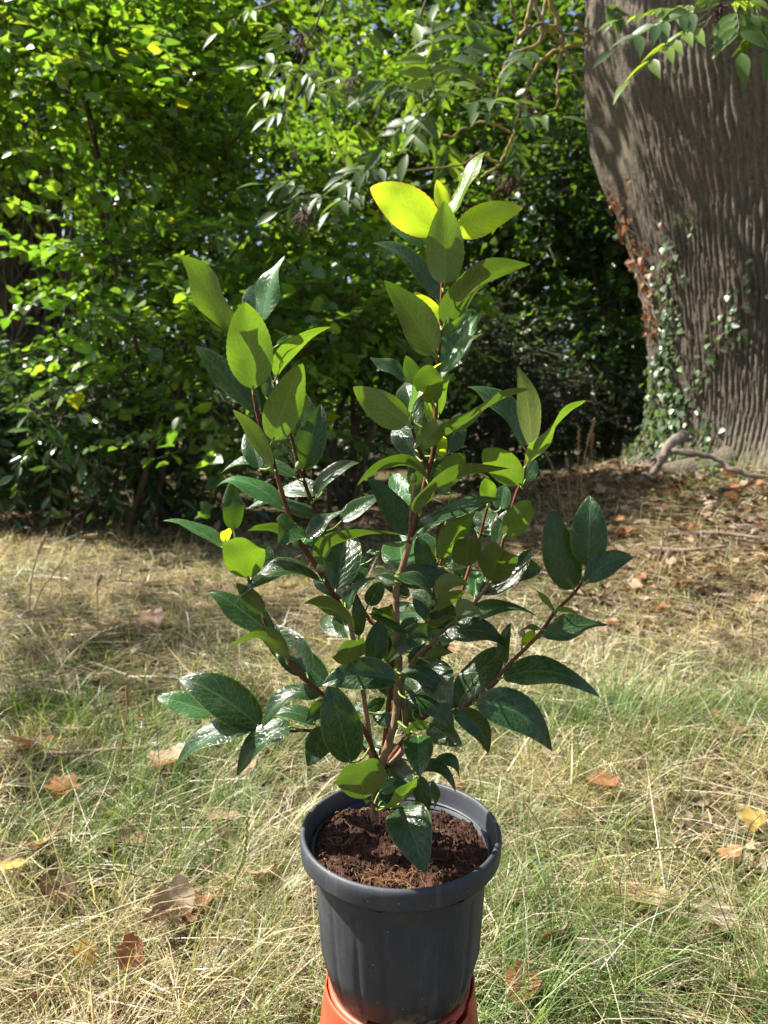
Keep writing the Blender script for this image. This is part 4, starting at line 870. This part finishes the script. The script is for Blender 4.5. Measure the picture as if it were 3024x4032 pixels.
def flutes(R, Z, th):
    zz = np.broadcast_to(Z, R.shape); win = sstep(.008, .03, zz) * (1 - sstep(H - .064, H - .048, zz))
    g = np.cos(th * 18) ; prof = np.clip((np.abs(((th * 18 / (2 * math.pi)) % 1) - .5) - .30) / .2, 0, 1) ** 1.2
    R = R - .0030 * prof * win
    notch = (np.abs(((th * 6 / (2 * math.pi) + .28) % 1) - .5) < .17)
    Z = np.where((zz < .002) & notch, zz + .010, zz); Z = np.where((zz >= .002) & (zz < .009) & notch, zz + .006, Z)
    R = R * (1 + .004 * np.sin(2 * th + 1))
    return R, Z
body_prof = [(.070, .004), (.083, .0), (.0865, .0), (.0875, .004), (.0885, .012)] + [(.0885 + .0155 * t, .012 + (H - .070) * t) for t in np.linspace(.1, 1, 14)] + \
            [(.1052, H - .052), (.1072, H - .047), (.1086, H - .040), (.1100, H - .026), (.1102, H - .020)]
inner = [(.1080, H - .020), (.106, H - .05), (.100, .05), (.09, .01), (.0, .008)]
v, f = lathe(body_prof + inner, 216, flutes); MB().add(v, f).build('pot_wall', M['pot'], pot).location = (0, 0, 0)
def rimf(R, Z, th):
    lip = np.broadcast_to(Z, R.shape) < H - .0235
    return R * (1 + .003 * np.sin(2 * th + 1)), Z + np.where(lip, .0022 * (vnoise(np.cos(th) * 6 + 9, np.sin(th) * 6, s=4) - .5) + .0012 * (vnoise(np.cos(th) * 40, np.sin(th) * 40, s=6) - .5), 0)
rim_prof = [(.1070, H - .0215), (.1220, H - .0245), (.1232, H - .0240), (.1236, H - .0215), (.1242, H - .012), (.1246, H - .006), (.1238, H - .0015), (.1220, H + .0012), (.1195, H + .0014), (.1178, H), (.1168, H - .004), (.1150, H - .016), (.1120, H - .034), (.1085, H - .036), (.1068, H - .030)]
v, f = lathe(rim_prof, 216, rimf); MB().add(v, f).build('rim', M['pot'], pot)
for o in pot.children: o.matrix_parent_inverse = Matrix.Identity(4)
op = empty('upturned_pot', (PX - .001, PY, 0.0)); tag(op, 'upturned orange plastic pot carrying the black one', 'plant pot')
ht = ZB - .0005
def of(R, Z, th):
    zz = np.broadcast_to(Z, R.shape); notch = np.abs(((th * 5 / (2 * math.pi) + .02) % 1) - .5) < .13
    dip = np.where(notch & (zz > ht - .02), .014, 0); R2 = R - .0018 * ((np.abs(((th * 20 / (2 * math.pi)) % 1) - .5) < .08) & (zz < ht - .03) & (zz > .05))
    return R2, Z - dip
oprof = [(.127, .0), (.129, .002), (.129, .03), (.124, .034), (.120, .036)] + [(.120 - .0235 * t, .036 + (ht - .036 - .014) * t) for t in np.linspace(.08, 1, 12)] + [(.0962, ht - .006), (.0956, ht - .001), (.0945, ht), (.0930, ht - .001), (.0922, ht - .007), (.07, ht - .008), (.0, ht - .008)]
v, f = lathe(oprof, 160, of); MB().add(v, f).build('pot_wall', M['orange'], op)
mb = MB(); v, f = lathe([(.0905, ht - .010), (.0905, ht - .0008), (.086, ht - .0005), (.060, ht - .0005), (.058, ht - .010)], 80); mb.add(v, f); mb.build('base_ring', M['orange'], op)
for o in op.children: o.matrix_parent_inverse = Matrix.Identity(4)
# compost
na, nr = 150, 46; th = np.arange(na) * 2 * math.pi / na; rr = np.linspace(0, .113, nr); RR, TT = np.meshgrid(rr, th, indexing='ij'); X, Y = RR * np.cos(TT), RR * np.sin(TT)
def soilh(X, Y):
    z = -.030 + .020 * (fbm(X * 45 + 7, Y * 45, s=13, o=4) - .5) + .014 * (fbm(X * 18, Y * 18, s=15, o=2) - .5)
    z += .016 * np.exp(-(((X + .062) / .030)**2 + ((Y - .045) / .03)**2)) + .010 * np.exp(-(((X + .078) / .022)**2 + ((Y + .055) / .02)**2)) - .010 * np.exp(-(((X + .02) / .035)**2 + ((Y + .035) / .03)**2))
    return z + ZR
i, j = np.meshgrid(np.arange(nr - 1), np.arange(na), indexing='ij'); k = (j + 1) % na
so_ = MB().add(np.stack([X + PX, Y + PY, soilh(X, Y)], -1).reshape(-1, 3), np.stack([i * na + j, (i + 1) * na + j, (i + 1) * na + k, i * na + k], -1).reshape(-1, 4))
n = 2600; a, r = rng.uniform(0, 6.28, n), .112 * np.sqrt(rng.random(n)); x, y = r * np.cos(a), r * np.sin(a); s = rng.gamma(2, .0006, n) + .0004
octa = np.array([(1, 0, 0), (-1, 0, 0), (0, 1, 0), (0, -1, 0), (0, 0, 1), (0, 0, -1)]) ; ov = (octa[None] * rng.uniform(.6, 1.4, (n, 6, 1))) * s[:, None, None] + np.stack([x + PX, y + PY, soilh(x, y) + s * .3], -1)[:, None]
of_ = np.array([(0, 2, 4), (2, 1, 4), (1, 3, 4), (3, 0, 4), (2, 0, 5), (1, 2, 5), (3, 1, 5), (0, 3, 5)]); so_.add(ov.reshape(-1, 3), f3=((np.arange(n) * 6)[:, None, None] + of_[None]).reshape(-1, 3))
tag(so_.build('compost', M['soil'], smooth=False), 'crumbly dark reddish-brown compost filling the black pot', 'compost', kind='stuff')
mb = MB()
for i in range(330):
    if i < 150: x, y = rng.normal(-.015, .025), rng.normal(-.055, .018); c = np.array((.30, .15, .055)) * rng.uniform(.6, 1.2)
    else:
        a, r = rng.uniform(0, 6.28), .105 * math.sqrt(rng.random()); x, y = r * math.cos(a), r * math.sin(a); c = np.array((.36, .22, .12)) * rng.uniform(.5, 1.3)
    a = rng.uniform(0, 6.28); L = rng.gamma(3, .0035) + .004; pts = []
    for t in range(5):
        if math.hypot(x, y) > .107: break
        pts.append((PX + x, PY + y, float(soilh(np.array(x), np.array(y))) + .001 + rng.uniform(0, .003) + .003 * math.sin(t * .8))); x += L / 4 * math.cos(a); y += L / 4 * math.sin(a); a += rng.normal(0, .5)
    if len(pts) > 2: mb.tube(pts, rng.uniform(.00015, .00034), 3, c=c)
tag(mb.build('root_fibres', M['fibre']), 'tangle of fine orange-brown root fibres on the compost', 'roots', kind='stuff')

# ------------------------------------------------------------------ the camellia
def W3(c, x, y, d):
    px, py = EC(c, x, y); return P(px, py, PY + d)
cam = empty('camellia', (PX - .03, PY, ZR - .03)); tag(cam, 'young camellia with glossy dark green leaves planted in the black pot', 'plant')
def stem(pts, r0, r1, mat, name='branch'):
    q = bez([W3(*p) for p in pts], 8); k = len(q); rr = .76 * np.linspace(r0, r1, k) * (1 + .10 * (vnoise(np.arange(k) * .9 + 5, 3.3, s=len(pts)) - .5)); mb = MB(); mb.tube(q, rr, 9); return mb.build(name, M[mat], cam)
BASE = ('F', 655, 575, .0)
stem([BASE, ('F', 668, 330, .0), ('F', 760, 20, .0), ('E', 92, 1450, .0), ('E', 112, 1150, .0), ('D', 690, 1500, .0), ('D', 688, 1130, .0), ('D', 735, 980, .0), ('D', 800, 750, 0)], .0068, .0050, 'stem_old', 'main_stem')
stem([('D', 795, 765, 0), ('D', 860, 520, 0), ('D', 935, 230, 0), ('B', 590, 1980, 0), ('B', 600, 1700, 0), ('B', 612, 1450, 0), ('B', 632, 1200, 0), ('B', 642, 960, 0), ('B', 655, 700, .0)], .0047, .0026, 'stem_new', 'leader')
stem([BASE, ('F', 645, 250, -.012), ('C', 1585, 1730, -.01), ('C', 1530, 1360, -.012), ('C', 1490, 1130, -.02), ('C', 1452, 930, -.025), ('C', 1425, 800, -.03)], .0050, .0042, 'stem_old')
stem([('C', 1428, 810, -.03), ('C', 1330, 650, -.035), ('C', 1200, 440, -.04), ('C', 1060, 230, -.04), ('C', 1010, 110, -.045), ('A', 1000, 1900, -.05), ('A', 930, 1650, -.05), ('A', 850, 1440, -.05), ('A', 800, 1200, -.05), ('A', 775, 1000, -.05)], .0042, .0024, 'stem_new')
stem([('F', 700, 300, .02), ('D', 640, 1700, .03), ('D', 440, 1400, .05), ('D', 330, 1200, .06), ('D', 60, 650, .06), ('C', 1240, 170, .06), ('A', 1200, 1900, .06), ('A', 1150, 1750, .06), ('A', 1080, 1480, .06), ('A', 940, 1040, .06), ('A', 880, 760, .06)], .0045, .0022, 'stem_new')
stem([('F', 690, 200, -.005), ('C', 1500, 1560, -.02), ('C', 1220, 1340, -.04), ('C', 1100, 1230, -.045), ('C', 980, 1110, -.05), ('C', 860, 930, -.05), ('C', 800, 780, -.05), ('C', 740, 640, -.05), ('C', 695, 510, -.055)], .0040, .0022, 'stem_new')
stem([('F', 690, 180, .0), ('C', 1400, 1650, .03), ('C', 1100, 1615, .06), ('C', 1010, 1620, .065), ('C', 780, 1590, .07)], .0032, .0022, 'stem_new')
stem([('F', 672, 300, .005), ('E', 150, 1640, .005), ('E', 150, 1480, .005), ('E', 128, 1250, .008), ('E', 165, 1180, .012), ('E', 230, 1080, .02), ('E', 340, 970, .03), ('E', 440, 880, .035), ('E', 570, 760, .04), ('E', 690, 610, .045)], .0058, .0030, 'stem_old')
stem([('F', 690, 250, .01), ('E', 160, 1580, .01), ('E', 300, 1440, .015), ('E', 480, 1420, .0), ('E', 700, 1255, -.01), ('E', 770, 1160, -.01), ('E', 980, 950, -.01), ('E', 1080, 810, -.01), ('E', 1200, 690, -.01), ('E', 1280, 580, -.01)], .0042, .0022, 'stem_new')
stem([('D', 1010, 1610, .03), ('D', 975, 1560, .03), ('D', 1000, 1280, .04), ('D', 1030, 1050, .05), ('D', 1055, 590, .06), ('D', 1100, 400, .06)], .0036, .0022, 'stem_new')
stem([('E', 280, 1450, .06), ('E', 360, 1110, .07), ('E', 385, 930, .08), ('D', 1060, 1000, .09), ('D', 1085, 880, .09), ('D', 1112, 600, .09)], .0032, .0020, 'stem_new')
stem([('E', 690, 610, .05), ('E', 750, 400, .05), ('E', 835, 90, .05), ('B', 1168, 2170, .05), ('B', 1190, 1990, .05), ('B', 1192, 1940, .05)], .0030, .0022, 'stem_new')
stem([('E', 440, 880, .05), ('E', 540, 560, .07), ('E', 610, 350, .08), ('E', 660, 160, .08), ('E', 675, 120, .08)], .0030, .0020, 'stem_new')
stem([('D', 805, 760, 0), ('D', 815, 480, .01), ('D', 848, 240, .012)], .0032, .0027, 'stem_old')
stem([('B', 560, 2120, 0), ('B', 490, 2000, -.01), ('B', 455, 1890, -.015), ('B', 438, 1810, -.015)], .0028, .002, 'stem_new')
stem([('F', 650, 500, -.01), ('F', 760, 500, -.035), ('F', 690, 490, -.05), ('F', 610, 440, -.06)], .0022, .0016, 'stem_new', 'twig')
# leaves: crop, base, tip, visible width, side (T upper, U under), depth, kind (o old, m half-ripe, n young), [midpoint], [tip depth]
LEAVES = """
A 690 830 245 100 230 U -.045 m
A 800 1170 733 468 378 U -.06 m
A 640 800 310 475 80 T -.03 o
A 820 620 820 330 215 T .02 o
A 870 640 1040 108 140 T .01 m
A 830 1370 350 825 225 T -.03 o 560 1080
A 985 830 1138 745 75 T .05 m
A 985 1070 1410 670 125 U .055 m 1130 860
A 955 1580 1185 960 300 U -.07 m
A 1120 1390 1175 1130 190 U .05 m
A 945 1790 640 1330 130 U -.06 m
A 1115 1550 1230 1210 215 T .075 o
A 1190 1810 1335 1285 260 T .07 o
A 900 1230 960 1020 130 T .07 o
A 1140 1880 535 1810 110 T .05 o 830 1775
A 1050 2130 505 1920 150 T -.045 m 760 1925
A 643 2282 615 1910 170 T -.03 o
A 1295 2030 1635 1750 125 T .05 o 1420 1850
A 1300 2200 745 2110 120 T .05 o 1040 2090
C 520 300 75 85 90 T -.06 m 300 170
C 695 510 615 170 312 U -.065 m
C 530 245 555 140 80 U -.05 n
C 720 500 850 260 185 T -.035 o
C 1010 205 690 150 75 U -.02 o 850 160
C 1040 115 930 245 280 T -.05 o
C 1250 290 970 255 90 T -.02 m 1110 230
C 1330 590 1415 115 310 T -.005 o
C 1290 290 1140 170 110 T -.01 o
C 1430 540 1560 330 170 T .04 o
D 60 930 735 640 105 U -.05 o 200 750
C 1220 530 580 710 130 T -.055 o 880 480
C 800 770 610 540 130 U -.06 o
C 880 930 420 590 200 T -.03 o 640 745
C 1440 850 1100 690 115 U -.05 o 1290 715
C 1430 940 1350 750 165 T .0 o
C 1500 930 1480 650 115 T .01 o
C 980 1110 550 1010 105 U -.06 o 800 945
C 1125 1215 900 845 260 T -.035 o
C 780 1590 190 1220 300 T .05 o 490 1370
C 440 1490 30 1360 180 T .09 m
C 700 1620 150 1855 190 T .045 o 470 1640
C 1010 1590 600 1945 175 T .04 o 810 1690
C 1230 1345 770 1590 150 T .03 o 1000 1370
C 1185 1570 830 1520 115 T .06 o 1020 1490
C 1270 1400 1110 1560 125 T .06 o
C 1265 1595 1130 1870 200 T .03 o
C 1400 1140 1480 940 210 U -.06 o
C 1775 1253 1230 1285 245 T -.04 o 1500 1215
C 1440 1850 1285 1265 300 T -.05 o
F 585 430 540 150 370 U -.085 o
D 480 1800 560 1400 215 T .02 o
D 960 200 345 210 120 U -.04 o 700 55
D 780 680 440 160 255 T .02 o 640 450
D 830 420 650 140 230 T .045 m
D 900 490 1650 60 130 U -.04 o 1080 270
D 850 690 1600 345 165 T -.01 o 1150 480
D 735 985 720 725 355 T .03 m
D 1000 1060 870 690 195 T .035 o
D 540 830 425 825 50 T .06 o
D 1070 880 1370 470 195 U .02 m
D 1295 960 1330 690 280 U .03 o
E 665 610 770 395 255 U .0 o
E 610 690 940 400 170 T .045 o 800 580
D 1370 1220 1380 980 160 T .05 m
D 1270 1060 1180 870 115 T .09 o
D 1040 1220 1320 1110 160 U .0 m 1130 1085
D 1020 1330 1290 1160 130 U .03 m
D 690 1040 1060 1265 110 T -.03 o 860 1110
D 700 1090 515 1030 115 T -.01 o
D 800 1190 560 1110 115 T .02 o
D 700 1040 500 985 60 T .01 o
D 260 1330 500 1040 125 T .0 o 330 1160
D 440 1290 570 1080 160 T .04 o
D 790 1560 435 1350 75 T -.04 o
D 600 1480 520 1300 190 U .0 o
D 570 1390 810 1265 115 T .04 o
D 720 1480 880 1410 105 T .03 o
D 970 1400 830 1230 115 T .03 o
D 1190 1390 880 1530 80 U .02 o
D 1215 1400 1440 1370 125 U -.01 o 1270 1290
E 480 880 985 815 100 T .02 o 720 785
E 385 950 795 1010 145 T .0 o 600 925
E 310 985 35 1125 150 T -.02 o 200 955
E 270 1090 450 1050 60 U .01 o
E 470 1400 790 1030 205 T .03 o 620 1180
E 770 1130 800 870 85 T -.01 o
E 880 1010 960 920 70 U .0 n
E 990 910 865 915 34 U -.015 o
E 1000 955 1415 880 130 T -.005 o 1200 900
E 1075 800 950 655 32 U -.02 m
E 1080 795 1225 820 34 U -.03 m
E 1200 665 1065 170 225 T .0 o 1105 420
E 1290 520 1300 80 228 T -.015 o
E 1280 620 1575 465 155 T -.025 o 1410 500
E 755 1215 1370 1320 172 T -.02 o 1060 1190
E 590 1380 1075 1670 240 T -.03 o 860 1440
E 450 1450 670 1695 150 T -.03 o 600 1510
E 165 1345 455 1560 150 T -.035 o 330 1385
E 120 1190 380 1345 112 T -.04 o 290 1210
E 300 1120 430 1395 235 T -.005 o
E 305 1500 125 1565 65 U -.03 o
E 310 1500 500 1640 180 T .01 o
E 230 1580 240 1815 195 T -.045 o
E 340 1720 495 1850 65 T .01 o 430 1730
F 960 230 1215 385 95 T .0 o 1110 230
F 950 270 1020 530 122 T -.03 o
F 1050 310 1075 500 55 T .0 o
F 850 480 1005 935 300 T -.07 o 905 640
F 900 340 745 160 170 T -.035 o
F 690 380 815 300 95 T -.045 m
F 720 495 940 275 75 U -.06 m 850 420
F 690 460 790 370 90 T -.02 o
F 690 140 830 60 120 T .02 o
E 90 1500 -60 1440 95 T .01 o
C 1560 1480 1690 1380 100 T .03 o
C 1560 1480 1460 1420 90 T .02 o
E 200 1420 330 1370 90 T .03 o
F 700 100 560 40 110 T .03 o
B 620 600 175 310 265 U -.01 n 390 425
B 660 450 605 258 95 U .02 n
B 715 480 908 60 88 T .0 n
B 740 610 1160 440 190 U .0 n 940 500
B 660 930 655 395 255 U -.03 m
B 560 670 300 520 125 T .0 m
B 610 1040 195 658 120 T .01 o 430 800
B 660 1190 1188 778 190 U -.02 o 840 950
B 590 1370 275 900 230 U -.02 o
B 640 1210 460 980 135 U .02 n
B 580 1390 380 1155 145 U .01 o
B 650 1280 830 1095 130 T .015 m
B 630 1500 865 1125 180 T .0 m
B 640 1540 908 1235 85 T .015 o
B 480 1590 405 1390 115 U -.02 o
B 585 1700 525 1440 200 U -.03 o
B 440 1770 645 1425 60 T -.04 n 500 1590
B 415 1840 65 1595 220 U -.02 m
B 410 1560 175 1405 90 T .01 o
B 470 1830 400 1550 185 T .01 o
B 480 1980 655 1820 155 U -.03 o
B 645 1910 1195 1580 90 U -.02 o 880 1770
B 470 2040 330 1830 170 T .01 o
B 680 2020 760 1750 165 T .02 o
B 620 1780 710 1500 75 U .01 m
B 550 1800 540 1660 60 U .02 n
B 600 2060 640 1900 115 U .01 n
B 1165 1980 815 1582 130 T .055 o 1000 1720
B 1210 1980 1133 1460 145 U .04 m
B 1190 2090 1558 1672 80 U .045 m
B 1150 2230 900 1990 215 U .03 m
B 1170 2210 1250 2060 105 T .06 o
B 600 2250 790 2020 175 U .015 m
D 1490 400 1480 160 155 U .06 m
D 1560 780 1640 460 135 T .06 o
E 770 335 935 110 175 U .02 m
E 740 170 770 10 115 T .07 o
E 600 320 540 180 90 T .09 o
E 630 340 690 260 60 T .08 o
E 340 590 240 400 130 T .07 o
"""
def leaf_mesh(b, t, w, side, mid, rnd):
    A = t - b; L = np.linalg.norm(A); A = A / L; V = nrm(CAM - (b + t) / 2); Vp = V - V.dot(A) * A; Vp = nrm(Vp); Sx = np.cross(A, Vp)
    Wt = max(w, .46 * L); cs = min(1, w / Wt); sn = math.sqrt(max(0, 1 - cs * cs)); sg = 1 if side == 'T' else -1
    c1, c2 = sg * cs * Vp + sn * Sx, sg * cs * Vp - sn * Sx; Nn = c1 if c1[2] > c2[2] else c2
    ctrl = (b + t) / 2 + Nn * L * rnd.uniform(.02, .07) if mid is None else mid + Nn * L * .02
    ns, nc = 30, 4; tt = np.linspace(0, 1, ns + 1)
    c0 = 2 * ctrl - (b + t) / 2; C = (1 - tt)[:, None]**2 * b + 2 * (tt * (1 - tt))[:, None] * c0 + tt[:, None]**2 * t
    C = C - Nn * L * (.05 * rnd.uniform(.2, 1.5)) * (np.clip(tt - .7, 0, 1)[:, None] / .3)**2
    T = nrm(np.gradient(C, axis=0)); Bv = np.cross(Nn, A); B = nrm(Bv - (T @ Bv)[:, None] * T); NN = np.cross(T, B)
    pw = rnd.uniform(.50, .62); e2 = rnd.uniform(.78, .95); pf = tt**pw * (1 - tt)**e2; pf /= pf.max()
    saw = 1 + .055 * (((tt * 15) % 1) - .5) * (tt > .12)
    hw = Wt / 2 * pf * saw; fold = rnd.uniform(.10, .42); wav = rnd.uniform(.01, .085) * L; phs = rnd.uniform(0, 6)
    s = np.linspace(-1, 1, 2 * nc + 1); v = []
    for i, q in enumerate(s):
        tw = NN * (abs(q)**1.25 * fold * hw * 1.0)[:, None] + NN * (wav * q * q * np.sin(tt * 7 + phs + (1.5 if q > 0 else 0)) * np.sin(math.pi * tt))[:, None] - NN * (.12 * hw * max(0, abs(q) - .6)**2 * 5)[:, None]
        v.append(C + B * (q * hw * math.cos(fold * .8))[:, None] + tw)
    v = np.stack(v, 1); m_ = len(s)
    uv = np.stack(np.broadcast_arrays(tt[:, None], ((s + 1) / 2)[None]), -1).reshape(-1, 2)
    i, j = np.meshgrid(np.arange(ns), np.arange(m_ - 1), indexing='ij'); a = (i * m_ + j).ravel()
    return v.reshape(-1, 3), np.stack([a, a + m_, a + m_ + 1, a + 1], -1), uv, Nn, C
rnd = np.random.default_rng(11); branch_pts = []
for o in cam.children:
    me = o.data; vv = np.zeros(len(me.vertices) * 3, np.float32); me.vertices.foreach_get('co', vv); branch_pts.append(vv.reshape(-1, 3)[:-2].reshape(-1, 9, 3).mean(1))
BP = np.concatenate(branch_pts)
SC = {'A': 2.011, 'B': 1.639, 'C': 1.8433, 'D': 2.212, 'E': 1.58, 'F': 1.7463}
for line in LEAVES.strip().splitlines():
    k = line.split(); c = k[0]; bx, by, tx, ty, w = map(float, k[1:6]); side, d, kind = k[6], float(k[7]), k[8]
    lp = math.hypot(tx - bx, ty - by); mpp = .9 / FPX / SC[c]                       # metres per crop pixel, roughly
    up = ty < by
    sgn = (-1 if up else 1) if side == 'U' else (1 if up else -1)
    need = 1.95 * w; dt = math.sqrt(max(need**2 - lp**2, 0)) * mpp if need > lp else .12 * lp * mpp
    dt = min(dt, .075) * sgn
    b = W3(c, bx, by, d); t = W3(c, tx, ty, d + dt); mid = W3(c, float(k[9]), float(k[10]), d + dt / 2) if len(k) >= 11 else None
    w3 = w * mpp * (np.linalg.norm((b + t) / 2 - CAM) / .93)
    v, f, uv, Nn, C = leaf_mesh(b, t, w3, side, mid, rnd)
    # petiole to the nearest wood below the leaf base
    cand = BP[BP[:, 2] < b[2] + .004]; cand = cand if len(cand) else BP; q = cand[np.argmin(np.linalg.norm(cand - b, axis=1))]
    mb = MB(); mb.add(v, f, uv=uv); nface = len(f)
    dirn = nrm(C[1] - C[0]); mb2 = MB()
    dist = np.linalg.norm(q - b)
    q2 = q if dist < .045 else b + (q - b) / dist * .045
    mb.tube(bez([q2, (q2 + b) / 2 - dirn * .004 + np.array([0, 0, -.002]), b, b + dirn * .004], 4), np.linspace(.0013, .0010, 13), 6)
    me = mb.mesh('camellia_leaf', M[{'o': 'leaf_old', 'm': 'leaf_mid', 'n': 'leaf_new'}[kind]]); me.materials.append(M['petiole'])
    mi = np.ones(len(me.polygons), np.int32); mi[:nface] = 0; me.polygons.foreach_set('material_index', mi)
    link('leaf', me, cam)
for i in range(34):                                   # the crowded leaves in the middle of the plant, behind the ones traced singly
    cand = BP[(BP[:, 2] > .58) & (BP[:, 2] < .98) & (np.abs(BP[:, 0] - PX) < .14)]; b = cand[rnd.integers(len(cand))]; b = b + np.array([rnd.normal(0, .01), rnd.uniform(.015, .05), rnd.normal(0, .01)])
    dv = nrm(np.array([rnd.normal(0, .8), rnd.uniform(.0, .7), rnd.uniform(-.15, .9)])); L = rnd.uniform(.055, .085); t = b + dv * L
    v, f, uv, Nn, C = leaf_mesh(b, t, L * rnd.uniform(.3, .5), 'T', None, rnd)
    q = BP[np.argmin(np.linalg.norm(BP - b, axis=1))]; mb = MB(); mb.add(v, f, uv=uv); nface = len(f); dirn = nrm(C[1] - C[0])
    mb.tube(bez([q, (q + b) / 2 - [0, 0, .003], b, b + dirn * .004], 4), np.linspace(.0013, .0010, 13), 6)
    me = mb.mesh('camellia_leaf', M['leaf_old']); me.materials.append(M['petiole']); mi = np.ones(len(me.polygons), np.int32); mi[:nface] = 0; me.polygons.foreach_set('material_index', mi); link('leaf', me, cam)
# buds
for c, x, y, d, L, ang in (('A', 1160, 1780, .06, .014, 0), ('C', 1225, 430, -.045, .016, .2), ('D', 838, 190, .012, .013, 0), ('B', 445, 1800, -.015, .009, .3), ('B', 1190, 1960, .05, .008, 0), ('C', 1040, 260, -.045, .010, -.5), ('D', 1005, 1270, .03, .009, .4), ('D', 1490, 420, .08, .008, .1), ('E', 1285, 575, -.012, .007, .4), ('E', 880, 940, -.012, .010, -.1)):
    b = W3(c, x, y, d); n_ = 10; t = np.linspace(0, 1, n_); r = L * .33 * np.sin(math.pi * t**.75)**.8 + .0003; dv = np.array([math.sin(ang), -.1, math.cos(ang)])
    MB().tube(b - dv * L * .4 + dv * (t * L)[:, None], r, 8).build('bud', M['bud'], cam)
